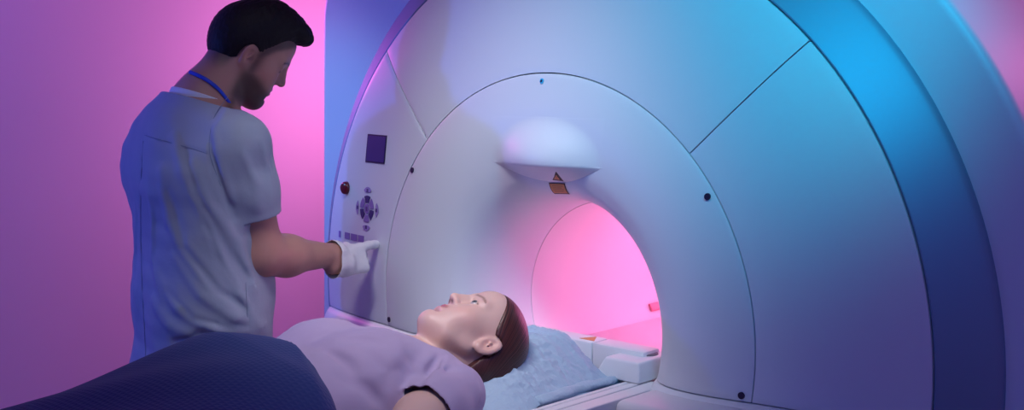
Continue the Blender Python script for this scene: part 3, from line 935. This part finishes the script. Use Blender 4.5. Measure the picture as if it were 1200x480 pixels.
# glove
fdir = (W_R - E_R) / np.linalg.norm(W_R - E_R)
f = Field(*[np.arange(min(W_R[d], TIP[d], RH_w[d]) - .06, max(W_R[d], TIP[d]) + .06, .0022) for d in range(3)])
f.chain([(W_R - fdir * .035, .0335), (W_R, .0325), (RH_w + hdir * .01, .0285)], k=.01)
f.capsule(RH_w - hdir * .05, RH_w + hdir * .01, .031, .029, .01)
hand_prims(f, RH_w, .0022, R=RH)
f.noise(.0007, 130, 3)
V, Q = f.surf()
np_mesh('glove', V, Q, M['glove'], man, keep=lambda V: (V - (W_R - fdir * .010)) @ fdir, thick=.001, label='white latex glove with a stretched index finger')

# scrub top
hems = []
def scrub_top():
    f = Field(axis([(-1.06, -.36, .004)]), axis([(-.80, -.06, .004)]), axis([(.80, 1.70, .004)]))
    f.rs = GR
    for b in (-.085, 0, .085):
        f.chain([(B(-.005, b, 1.36), .123), (B(.0, b, 1.12), .118), (B(.0, b, .92), .124), (B(.0, b, .80), .124)], k=.05)
    f.capsule(B(-.035, -.085, 1.405), B(-.028, .075, 1.405), .112, .108, .05)
    f.capsule(B(-.035, -.04, 1.46), B(-.03, .03, 1.46), .098, .094, .06)
    f.capsule(B(.0, .005, 1.49), S_R + cu * .002, .080, .064, .05); f.capsule(B(.0, .005, 1.49), S_L, .080, .070, .05)
    f.capsule(B(-.008, .008, 1.50), B(.0, .01, 1.56), .090, .076, .05)
    f.rs = 1.0
    for S, E, fr in ((S_R, E_R, .665), (S_L, E_L, .665)):
        q = S + (E - S) * .80
        sl = Field(*f.ax); sl.chain([(S, .067), (S + (E - S) * .4, .061), (q, .056)], k=.03)
        uu = (E - S) / np.linalg.norm(E - S); H = S + (E - S) * fr
        X, Y, Z = np.meshgrid(*f.ax, indexing='ij', sparse=True)
        sl.F = np.maximum(sl.F, ((X - H[0]) * uu[0] + (Y - H[1]) * uu[1] + (Z - H[2]) * uu[2]).astype(np.float32))
        hems.append((S, uu, H, f.F.copy()))
        h_ = np.maximum(.020 - np.abs(f.F - sl.F), 0) / .020
        f.F = (np.minimum(f.F, sl.F) - h_ * h_ * .005).astype(np.float32)
    base = f.F.copy()
    def ln(pts): return [p for p in (f.hit(x, y) for x, y in pts) if p is not None]
    folds = [  # raised drapes on the back and side, then sunken creases
        ([(205, 160), (215, 200), (240, 250), (285, 310)], .007, .014), ([(225, 190), (245, 240), (280, 285), (300, 340)], .006, .012),
        ([(190, 200), (200, 260), (235, 320), (280, 370)], .007, .016), ([(185, 320), (210, 360), (250, 385), (300, 385)], .008, .014),
        ([(205, 300), (235, 345), (275, 372), (308, 380)], .006, .012), ([(245, 275), (265, 315), (285, 350), (305, 385)], .006, .010),
        ([(180, 350), (200, 380), (230, 395)], .006, .014), ([(176, 230), (180, 300), (190, 350)], .004, .012),
        ([(252, 160), (262, 200), (270, 235)], .006, .012), ([(285, 180), (300, 215), (302, 245)], .004, .012), ([(305, 165), (315, 200), (318, 240)], .003, .010),
        ([(270, 120), (262, 140), (248, 160)], .005, .010),
        ([(160, 240), (158, 300), (162, 360)], .003, .010),
        ([(215, 175), (228, 225), (262, 282), (292, 325)], -.006, .010), ([(195, 225), (215, 290), (255, 340), (290, 362)], -.007, .010),
        ([(195, 340), (225, 372), (270, 386)], -.006, .009), ([(247, 158), (255, 205), (275, 255)], -.005, .010),
        ([(235, 245), (255, 300), (280, 340)], -.005, .008), ([(205, 400), (240, 390), (290, 396)], -.006, .010)]
    for pts, a, w in folds:
        L = ln(pts)
        if len(L) > 1: f.fold(L, a * 1.9, w * .85)
    f.noise(.0016, 38, 11); f.noise(.0008, 90, 5)
    seam = {}
    for nm, pts in dict(spine=[(168, 165), (166, 200), (165, 240), (165, 280), (166, 320), (168, 360), (170, 400), (171, 430)],
                        yoke=[(152, 152), (175, 160), (200, 167), (225, 174), (243, 180)],
                        arm=[(268, 112), (252, 135), (246, 158), (246, 180), (254, 205), (262, 225)],
                        side=[(288, 330), (289, 350), (290, 370), (292, 395), (294, 415)]).items():
        seam[nm] = ln(pts)
        if len(seam[nm]) > 1: f.fold(seam[nm], -.003, .0032)
    return f, seam
fs, seams = scrub_top()
V, Q = fs.surf(); V = lap(V, Q, 1, .4)
uR = (E_R - S_R) / np.linalg.norm(E_R - S_R); uL = (E_L - S_L) / np.linalg.norm(E_L - S_L)
NB = B(.0, .006, 1.538)
ncol = -FW[0] * .34, -FW[1] * .34
nn = np.array([FW[0] * .36, FW[1] * .36, 1.0]); nn /= np.linalg.norm(nn)      # neck opening tilts down to the front
HEMR = S_R + uR * (.665 * np.linalg.norm(E_R - S_R))
def keep_top(V):
    hem = V[:, 2] - zmap(.945)
    neck = -((V - NB) @ nn)
    sleeves = np.ones(len(V))
    for S, u, H, pre_ in hems:
        al = (V - H) @ u
        rad = np.linalg.norm((V - S) - np.outer((V - S) @ u, u), axis=1)
        gf = Field(fs.ax[0][:2], fs.ax[1][:2], fs.ax[2][:2]); gf.ax = fs.ax; gf.F = pre_
        dt = gf.sample(V)
        sleeves = np.minimum(sleeves, np.where((rad < .066) & (al > -.012) & (al < .012) & (dt > .004), -al - .003, 1.0))
    rn = np.linalg.norm(V - NB, axis=1)
    neck = np.where(rn < .16, neck, 1.0)
    return np.minimum(np.minimum(hem, neck), sleeves)
top = np_mesh('scrub_top', V, Q, M['scrub'], man, keep=keep_top, thick=.003, label='grey-blue short-sleeved scrub top with a back seam')
def tube(name, pts, r, mat, parent, n=8, flat=1.0, label=None, up=None):
    pts = [Vector(p) for p in pts]
    # Catmull-Rom resample
    P = []
    for i in range(len(pts) - 1):
        p0 = pts[max(i - 1, 0)]; p1 = pts[i]; p2 = pts[i + 1]; p3 = pts[min(i + 2, len(pts) - 1)]
        for k in range(6):
            t = k / 6
            P.append(.5 * ((2 * p1) + (p2 - p0) * t + (2 * p0 - 5 * p1 + 4 * p2 - p3) * t * t + (3 * p1 - p0 - 3 * p2 + p3) * t ** 3))
    P.append(pts[-1])
    V = []; m = len(P)
    for i, p in enumerate(P):
        t = (P[min(i + 1, m - 1)] - P[max(i - 1, 0)]).normalized()
        a = Vector(up(p)) if up else Vector((0, 0, 1))
        a = (a - t * a.dot(t)).normalized(); b = t.cross(a)
        for k in range(n):
            an = 2 * PI * k / n
            V.append(p + a * (math.cos(an) * r * flat) + b * (math.sin(an) * r))
    F = grid_faces(m, n, wrap=True) + [tuple(range(n))[::-1], tuple((m - 1) * n + k for k in range(n))]
    return mesh(name, V, F, mat, parent, label=label)
for nm in ('spine', 'yoke', 'arm', 'side'):
    if len(seams[nm]) > 2:
        tube('seam', [p - .0005 * cf for p in seams[nm]], .0007, M['stitch'], top, n=5)
# under-shirt collar and lanyard
fb = Field(axis([(-.96, -.46, .004)]), axis([(-.64, -.14, .004)]), axis([(1.38, 1.68, .004)])); fb.rs = GR
fb.capsule(hm.w((-.030, 0, -.02)), B(.0, .012, 1.54), .0540, .062, .03)
fb.capsule(B(.0, .012, 1.54), B(.0, 0, 1.45), .070, .095, .05)
V, Q = fb.surf()
np_mesh('undershirt_collar', V, Q, M['undershirt'], man, thick=.002, label='white round undershirt collar',
        keep=lambda V: np.minimum(-((V - (NB + nn * .018)) @ nn), (V - (NB - nn * .03)) @ nn))
lan = [p for p in (fb.hit(x, y) for x, y in ((222, 84), (232, 88), (245, 95), (257, 105), (266, 116), (272, 124))) if p is not None]
cen = B(.0, .012, 1.54)
tube('lanyard', [p - cf * .002 for p in lan], .0045, M['lanyard'], man, n=8, flat=.3, label='bright blue neck strap', up=lambda p: (np.array(p) - cen) * np.array([1, 1, .2]))
# pocket on the side
def patch_on(fld, name, quad, mat, parent, off=.003, n=10, label=None):
    P = np.zeros((n, n, 3)); a, b, c, d = [np.array(q, float) for q in quad]; ok = True
    for i in range(n):
        for j in range(n):
            u, v = i / (n - 1), j / (n - 1)
            q = (a * (1 - v) + b * v) * (1 - u) + (d * (1 - v) + c * v) * u
            h = fld.hit(q[0], q[1])
            if h is None: return None
            P[i, j] = h - cf * off
    return slab(name, P, mat, parent, off + .002, direction=cf, label=label, edge=.0006)
patch_on(fs, 'pocket', [(291, 334), (317, 330), (317, 392), (293, 398)], M['scrub'], top)
# trousers and shoes
f = Field(axis([(-1.04, -.40, .008)]), axis([(-.74, -.10, .008)]), axis([(.25, 1.04, .010)]))
for s in (-1, 1):
    f.chain([(B(0, s * .07, 1.0), .122), (B(0, s * .08, .90), .122), (B(.02, s * .09, .62), .076), (B(-.02, s * .10, FZ + .08), .060)], k=.05)
f.noise(.002, 30, 2)
V, Q = f.surf()
np_mesh('trousers', V, Q, M['trouser'], man, keep=lambda V: np.minimum(V[:, 2] - FZ - .085, .95 - V[:, 2]), thick=.003, label='grey-blue scrub trousers')
for s in (-1, 1):
    f = Field(*[np.arange(c - .2, c + .22, .005) for c in B(.05, s * .11, FZ + .05)])
    f.chain([(B(-.05, s * .10, FZ + .042), .039), (B(.06, s * .115, FZ + .038), .040), (B(.145, s * .127, FZ + .03), .029)], k=.04)
    f.capsule(B(-.04, s * .10, FZ + .05), B(-.04, s * .10, FZ + .09), .039, .042, .02)
    f.F = np.maximum(f.F, (FZ + .001 - f.ax[2])[None, None, :].astype(np.float32))
    V, Q = f.surf()
    np_mesh('shoe', V, Q, M['shoe'], man)

# ================================================================== woman lying on the table
woman = empty('person', (0, -.9, .945), 'woman with auburn hair in a lilac t-shirt lying on her back on the table', 'person')
hw = Head((.062, -.285, 1.063), 0, (-.2318, -.161, .9594), (.2549, .9417, .2196), .86, female=True, ear_size=1.14)
wS = {1: np.array([.168, -.440, 1.008]), -1: np.array([-.170, -.43, 1.005])}
wE = {1: np.array([.255, -.68, .985]), -1: np.array([-.245, -.67, .985])}
wW = {1: np.array([.235, -.88, 1.00]), -1: np.array([-.225, -.87, 1.00])}
def woman_body():
    f = Field(axis([(-.34, -.12, .006), (-.12, .24, .003), (.24, .34, .006)]),
              axis([(-1.86, -.90, .012), (-.90, -.45, .006), (-.45, .02, .003)]),
              axis([(.93, 1.23, .0033)]))
    for x in (-.075, 0, .075):
        f.chain([((x, -.48, 1.018), .076), ((x, -.58, 1.018), .076), ((x, -.68, 1.004), .066), ((x * 1.1, -.86, 1.010), .072)], k=.05)
    for s in (-1, 1):
        f.ellipsoid((s * .070, -.560, 1.075), (.056, .062, .042), None, .03)
        f.capsule((s * .02, -.415, 1.02), wS[s], .049, .044, .04)
        m = (wS[s] + wE[s]) / 2
        f.chain([(wS[s], .043), (m, .041), (wE[s], .035)], k=.03)
        m = wE[s] * .7 + wW[s] * .3
        f.chain([(wE[s], .037), (m, .036), (wW[s], .022)], k=.025)
        d = wW[s] - wE[s]; d /= np.linalg.norm(d); bk = np.array([0, 0, 1.0]); bk -= d * (bk @ d); bk /= np.linalg.norm(bk)
        hand_prims(f, wW[s], -.002, R=np.stack([d, s * np.cross(bk, d), bk], 1))
        f.chain([((s * .08, -.87, 1.01), .074), ((s * .085, -1.18, .985), .043), ((s * .085, -1.26, .978), .040), ((s * .08, -1.52, .972), .028)], k=.04)
        f.chain([((s * .08, -1.54, .975), .029), ((s * .09, -1.55, 1.03), .028), ((s * .095, -1.56, 1.07), .019)], k=.03)
    hw.build(f)
    f.capsule(hw.w((-.036, 0, -.030)), (.020, -.385, 1.018), .037, .042, .014)
    f.capsule((.020, -.385, 1.018), (0, -.45, 1.018), .044, .064, .05)
    return f
fw = woman_body()
V, Q = fw.surf(); V = lap(V, Q, 1, .4)
skin_woman = lambda V: hw.tint(V, (.66, .44, .37), (.43, .11, .12), (.13, .055, .04), .8, iris=(.09, .11, .11))
np_mesh('body', V, Q, M['skin_w'], woman, col=skin_woman)
head_hair(hw, M['hair_w'], woman, False)
M['eye'] = principled('eyeball', (.6, .56, .55), .35, coat=.08); vcol(M['eye'])
for sy in (1, -1):
    n_, m_ = 41, 64
    gz = np.array([1.0, .30, .12]); gz /= np.linalg.norm(gz)
    a1_ = np.cross(gz, [0, 0, 1.0]); a1_ /= np.linalg.norm(a1_); a2_ = np.cross(a1_, gz)
    Ve, Ce = [], []
    for i in range(n_):
        ph = .001 + (PI * .62) * i / (n_ - 1)
        for k in range(m_):
            t_ = 2 * PI * k / m_
            d_ = gz * math.cos(ph) + (a1_ * math.cos(t_) + a2_ * math.sin(t_)) * math.sin(ph)
            Ve.append(hw.w(np.array([.0848, sy * .033, .0150]) + d_ * .0126))
            Ce.append((.012, .012, .014) if ph < .20 else ((.07, .09, .10) if ph < .52 else ((.05, .05, .06) if ph < .58 else (.42, .37, .36))))
    eo = mesh('eye', Ve, grid_faces(n_, m_, wrap=True), M['eye'], woman)
    a = eo.data.color_attributes.new('tint', 'FLOAT_COLOR', 'POINT')
    a.data.foreach_set('color', np.concatenate([np.array(Ce), np.ones((len(Ce), 1))], 1).astype(np.float32).ravel())
tors = []; pre = {}
def tee():
    f = Field(axis([(-.36, .36, .0036)]), axis([(-1.0, -.22, .0036)]), axis([(.90, 1.20, .0036)]))
    for x in (-.08, 0, .08):
        f.chain([((x, -.48, 1.020), .083), ((x, -.58, 1.022), .084), ((x, -.68, 1.008), .074), ((x * 1.1, -.90, 1.015), .080)], k=.05)
    for s in (-1, 1):
        f.ellipsoid((s * .070, -.565, 1.078), (.064, .072, .047), None, .04)
        f.capsule((s * .02, -.415, 1.022), wS[s], .059, .055, .04)
        u = wE[s] - wS[s]
        sl = Field(*f.ax); sl.chain([(wS[s], .055), (wS[s] + u * .35, .056), (wS[s] + u * .75, .060)], k=.03)
        L_ = np.linalg.norm(u); uu = u / L_; H = wS[s] + u * .50
        X, Y, Z = np.meshgrid(*f.ax, indexing='ij', sparse=True)
        sl.F = np.maximum(sl.F, ((X - H[0]) * uu[0] + (Y - H[1]) * uu[1] + (Z - H[2]) * uu[2]).astype(np.float32))
        tors.append((s, f))
        h_ = np.maximum(.012 - np.abs(f.F - sl.F), 0) / .012
        pre[s] = f.F.copy()
        f.F = (np.minimum(f.F, sl.F) - h_ * h_ * .003).astype(np.float32)
    f.capsule((.018, -.385, 1.027), (0, -.45, 1.022), .056, .072, .04)
    def ln(pts): return [p for p in (f.hit(x, y) for x, y in pts) if p is not None]
    for pts, a, w in [([(402, 398), (425, 397), (445, 401)], -.008, .009), ([(360, 404), (395, 399), (440, 395)], .004, .012),
                      ([(380, 412), (405, 425), (415, 445)], -.007, .010), ([(395, 408), (425, 425), (440, 450)], .005, .012),
                      ([(395, 440), (430, 455), (450, 478)], -.007, .010), ([(440, 420), (455, 435), (450, 460)], -.005, .010),
                      ([(470, 408), (455, 430), (452, 455)], .005, .012), ([(515, 417), (505, 433), (492, 450)], -.009, .007),
                      ([(507, 414), (494, 430), (484, 448)], .006, .010), ([(524, 420), (512, 437), (500, 452)], .005, .008),
                      ([(525, 418), (520, 428), (508, 440)], .004, .007), ([(500, 440), (535, 432), (560, 436)], -.005, .007),
                      ([(510, 448), (540, 442), (568, 446)], .004, .010), ([(560, 440), (566, 458), (562, 478)], -.004, .008),
                      ([(465, 425), (475, 440), (478, 455)], -.005, .009), ([(480, 420), (492, 428), (488, 446)], -.004, .008)]:
        L = ln(pts)
        if len(L) > 1: f.fold(L, a * 1.05, w * 1.25)
    f.noise(.0013, 42, 21); f.noise(.0007, 95, 8)
    return f
ft = tee()
V, Q = ft.surf(); V = lap(V, Q, 1, .4)
NW = np.array([.012, -.375, 1.030]); nw = np.array([0, .66, .75]); nw /= np.linalg.norm(nw)
def keep_tee(V):
    neck = np.where((np.linalg.norm(V - NW, axis=1) < .13) & (np.abs(V[:, 0]) < .12), -((V - NW) @ nw), 1.0)
    r = np.minimum(neck, V[:, 1] + .88)
    for s in (-1, 1):
        u = (wE[s] - wS[s]); L = np.linalg.norm(u); u = u / L
        H = wS[s] + u * L * .50
        al = (V - H) @ u
        rad = np.linalg.norm((V - wS[s]) - np.outer((V - wS[s]) @ u, u), axis=1)
        g_ = Field(*ft.ax); g_.F = pre[s]
        dt = g_.sample(V)
        r = np.minimum(r, np.where((rad < .062) & (al > -.012) & (al < .01) & (dt > .004), -al - .003, 1.0))
    return r
np_mesh('t_shirt', V, Q, M['tee'], woman, keep=keep_tee, thick=.0025, label='lilac short-sleeved t-shirt')

# ================================================================== pad, pillow, sheet, blanket
M['sheet'] = principled('disposable_blue_sheet', (.36, .50, .62), .75)
add_bump(M['sheet'], 50, .8, .006, 6)
M['pillow'] = principled('pale_pillow_cover', (.66, .68, .78), .6)
add_bump(M['pillow'], 40, .3, .003, 4)
M['blanket'] = principled('navy_waffle_cotton', (.020, .048, .180), .9, sheen=.1)
N, L, b = nodes(M['blanket'])
tc = N.new('ShaderNodeTexCoord'); bumps = []
for axis_, sc in (('Y', 30), ('X', 26)):
    wv = N.new('ShaderNodeTexWave'); wv.wave_type = 'BANDS'; wv.bands_direction = axis_
    wv.inputs['Scale'].default_value = sc; wv.inputs['Distortion'].default_value = .3
    L.new(tc.outputs['Object'], wv.inputs['Vector']); bumps.append(wv)
mx = N.new('ShaderNodeMath'); mx.operation = 'MAXIMUM'
L.new(bumps[0].outputs['Fac'], mx.inputs[0]); L.new(bumps[1].outputs['Fac'], mx.inputs[1])
bu = N.new('ShaderNodeBump'); bu.inputs['Strength'].default_value = .45; bu.inputs['Distance'].default_value = .002
L.new(mx.outputs[0], bu.inputs['Height']); L.new(bu.outputs[0], b.inputs['Normal'])

pad = box('table_pad', (-.214, -2.32, .9255), (.214, .012, .945), M['pad'], None, bev=.006, seg=3)
pad['label'] = 'thin dark grey pad lying along the patient table'; pad['category'] = 'pad'

def sst(x): x = np.clip(x, 0, 1); return x * x * (3 - 2 * x)
rng = np.random.RandomState(4)
crs = [(rng.normal(size=2), rng.uniform(70, 230), rng.rand() * 6.28) for _ in range(14)]
def crinkle(X, Y):
    a = 0
    for v, k, p in crs:
        v = v / np.linalg.norm(v)
        a = a + (1 - np.abs(np.sin((v[0] * X + v[1] * Y) * k + p))) ** 2 * (90 / k)
    return a / 3 - .6
hc = hw.o
def pil(X, Y):
    def ramp(v): return np.where(v < .9, v, .9 + .1 * (1 - np.exp(-(v - .9) / .1)))
    ex = ramp(np.clip((.208 - X) / .105, 0, 3)) * sst((X + .21) / .06)
    ey = ramp(np.clip((.035 - Y) / .080, 0, 3)) * sst((Y + .40) / .16)
    h = .092 * ex * ey * (1 + .12 * np.sin(X * 9 + .6))
    h = h - .030 * np.exp(-(((X - hc[0]) / .085) ** 2 + ((Y - hc[1]) / .10) ** 2)) * ex * ey
    # keep clear of the shoulders
    return h
def sheet_obj(name, x0, x1, y0, y1, z0, mat, off, thick, label, cat, amp, nx=120, ny=130, wob=0):
    xs = np.linspace(x0, x1, nx); ys = np.linspace(y0, y1, ny)
    P = np.zeros((nx, ny, 3))
    X, Y = np.meshgrid(xs, ys, indexing='ij')
    Xw = X + wob * .010 * np.sin(Y * 37 + 1) * sst((X - x0) / (x1 - x0)); Yw = Y + wob * .008 * np.sin(X * 41)
    P[..., 0] = Xw; P[..., 1] = Yw
    hgt = pil(Xw, Yw)
    P[..., 2] = z0 + off + hgt + amp * (crinkle(Xw, Yw) + .65) * (.3 + .7 * sst(hgt / .05))
    o = slab(name, P, mat, None, thick, direction=(0, 0, -1), edge=.0002)
    o['label'] = label; o['category'] = cat
    return o
sheet_obj('pillow', -.200, .195, -.39, .030, .9465, M['pillow'], .0, .0009, 'pale plastic-covered pillow under the woman\'s head', 'pillow', .0015, wob=0)
sh = sheet_obj('disposable_sheet', -.035, .213, -.40, .012, .9465, M['sheet'], .0035, .0008, 'crinkled light blue disposable sheet draped over the pillow', 'sheet', .0075, wob=1)
# rolled sheet end beside the pad corner
bm = bmesh.new()
n, m = 40, 18
V = []
for i in range(n):
    t = i / (n - 1); y = -.24 + .245 * t
    r = (.0170 - .005 * t) * (1 - .25 * abs(2 * t - 1) ** 3) + .0012 * math.sin(t * 23)
    for k in range(m):
        a_ = 2 * PI * k / m
        V.append((.196 + .004 * math.sin(t * 9) + r * math.cos(a_), y, .9600 + r * .85 * math.sin(a_) + .0008 * math.sin(5 * a_ + t * 20)))
bm.free()
F_ = grid_faces(n, m, wrap=True) + [tuple(range(m))[::-1], tuple((n - 1) * m + k for k in range(m))]
mesh('rolled_edge', V, F_, M['sheet'], sh)

# blanket
def blanket():
    Ys = np.concatenate([np.linspace(0, .03, 6), np.linspace(.035, 1.10, 150)])
    nu = 121
    hy = [-2.1, -1.70, -1.60, -1.52, -1.45, -1.35, -1.25, -1.10, -1.0, -.90, -.80, -.72, -.66, -.60]
    hz = [.98, 1.00, 1.10, 1.10, 1.04, 1.025, 1.045, 1.070, 1.095, 1.118, 1.142, 1.132, 1.100, 1.08]
    P = np.zeros((len(Ys), nu, 3))
    for i, d in enumerate(Ys):
        for j in range(nu):
            u = -1 + 2 * j / (nu - 1)
            # cross-section: arch over the body, then a skirt past the table edge
            au = abs(u)
            wN = .335 if u > 0 else .292
            t = min(au / .72, 1.0)
            x = wN * math.sin(t * PI / 2) ** .90 * (1 if u > 0 else -1)
            Yc = -.668 - .46 * max(x, 0) - .10 * max(-x, 0) * -1
            y = Yc - d
            top = float(np.interp(y, hy, hz))
            if i < 6: top -= .020 * (1 - sst(np.array(d / .03)))
            ca = math.cos(t * PI / 2)
            zb = .975
            z = zb + (top - zb) * (ca ** 1.0)
            if au > .72: 
                s_ = (au - .72) / .28
                z = zb - s_ * .26; x += (1 if u > 0 else -1) * (.010 * math.sin(y * 22) * s_ + .012 * s_)
            z += .004 * math.sin(y * 13 + x * 9) * (1 if au < .72 else 0) + .003 * math.sin(y * 31 - x * 24) * ca
            P[i, j] = (x, y, z)
    o = slab('blanket', P, M['blanket'], None, .010, direction=(0, 0, -1), edge=.003)
    o['label'] = 'navy blue waffle blanket draped over the lying woman\'s hips and legs'; o['category'] = 'blanket'
blanket()

# ------------------------------------------------------------------ camera
cam = bpy.data.cameras.new('camera')
cam.sensor_width = 36.0; cam.sensor_fit = 'HORIZONTAL'
cam.lens = 36.0 * 1375 / 1200
cam.shift_y = -140 / 1200
cam.clip_start = .05
co = bpy.data.objects.new('camera', cam); COL.objects.link(co)
co.location = (1.7397, -1.9565, 1.5821)
co.rotation_euler = (PI / 2, 0, math.radians(43.21))
bpy.context.scene.camera = co

# ------------------------------------------------------------------ lights
def aim(o, target):
    d = Vector(target) - o.location
    o.rotation_euler = d.to_track_quat('-Z', 'Y').to_euler()
def area(name, loc, target, size, power, col, size_y=None, spread=None):
    l = bpy.data.lights.new(name, 'AREA'); l.size = size; l.energy = power; l.color = col
    if size_y: l.shape = 'RECTANGLE'; l.size_y = size_y
    if spread: l.spread = math.radians(spread)
    o = bpy.data.objects.new(name, l); COL.objects.link(o); o.location = loc; aim(o, target); return o
def spot(name, loc, target, power, col, angle, blend=.6, radius=.1):
    l = bpy.data.lights.new(name, 'SPOT'); l.energy = power; l.color = col
    l.spot_size = math.radians(angle); l.spot_blend = blend; l.shadow_soft_size = radius
    o = bpy.data.objects.new(name, l); COL.objects.link(o); o.location = loc; aim(o, target); return o
def point(name, loc, power, col, radius=.05):
    l = bpy.data.lights.new(name, 'POINT'); l.energy = power; l.color = col; l.shadow_soft_size = radius
    o = bpy.data.objects.new(name, l); COL.objects.link(o); o.location = loc; return o
spot('soft_key_lamp', (.25, -1.0, 2.65), (-.20, -.05, 1.10), 80, (.95, .90, 1.0), 48, 1.0, .22)
spot('added_table_fill', (.75, -.95, 2.6), (.02, -.45, 1.05), 44, (1.0, .90, .95), 34, .8, .15)  # added narrow spot that brightens the woman and table, not a room fixture
area('added_blue_fill', (2.3, -1.9, 2.4), (.6, 0, 1.2), .9, 11, (.09, .26, 1.0))  # added wide fill that tints the right side blue, no fixture there
spot('cyan_lamp', (1.40, -.80, 2.40), (.60, 0, 1.84), 76, (.0, .68, 1.0), 48, 1.0, .12)
spot('blue_lamp', (-1.95, -2.3, 1.62), (-.80, -.25, 1.30), 78, (.045, .15, 1.0), 50, .9, .05)
spot('added_housing_fill', (-1.7, -1.4, 2.2), (-.97, .15, 1.45), 70, (.20, .56, 1.0), 26, 1.0, .1)  # added spot that lifts the left housing, on top of the blue lamp
area('pink_wall_lamp', (-1.75, 1.45, 1.65), (-2.6, 1.1, 1.6), .5, 11.5, (1.0, .22, .66))
area('violet_wall_lamp', (-1.7, -1.3, 2.6), (-2.6, -.6, 1.7), .6, 10, (.18, .14, 1.0))
area('pink_side_lamp', (1.9, 1.5, 2.5), (.9, .6, 1.9), .4, 12, (1.0, .12, .45))
spot('magenta_edge_lamp', (-2.3, .149, 1.9), (-.8, .11, 1.5), 26, (1.0, .12, .75), 50, 1.0, .1)
spot('magenta_right_lamp', (1.75, -.10, .9), (1.05, .15, 1.25), 1.0, (1.0, .10, .55), 44, 1.0, .3)
point('tunnel_lamp', (.12, .62, 1.16), 2.1, (1.0, .24, .60), .04)
point('tunnel_lamp', (.05, 1.15, 1.16), 3.0, (1.0, .24, .60), .05)

w = bpy.data.worlds.new('world'); bpy.context.scene.world = w; w.use_nodes = True
w.node_tree.nodes['Background'].inputs[0].default_value = (.25, .22, .55, 1)
w.node_tree.nodes['Background'].inputs[1].default_value = .06
vs = bpy.context.scene.view_settings
vs.view_transform = 'Standard'; vs.look = 'None'; vs.exposure = 0.0; vs.gamma = 1.0; vs.use_curve_mapping = False

# ------------------------------------------------------------------ to metres, floor at z = 0
K = 1.176
T = Matrix.Scale(K, 4) @ Matrix.Translation((0, 0, -FZ))
for o in list(bpy.data.objects):
    if o.type == 'MESH':
        o.data.transform(T)
        for md in o.modifiers:
            if md.type == 'SOLIDIFY': md.thickness *= K
    else:
        o.location = T @ o.location
        if o.type == 'LIGHT':
            l = o.data; l.energy *= K * K
            if l.type == 'AREA': l.size *= K; l.size_y *= K
            else: l.shadow_soft_size *= K
bpy.context.view_layer.update()
for o in list(bpy.data.objects):
    if o.parent is not None and o.parent.type == 'EMPTY':
        o.matrix_parent_inverse = o.parent.matrix_world.inverted()
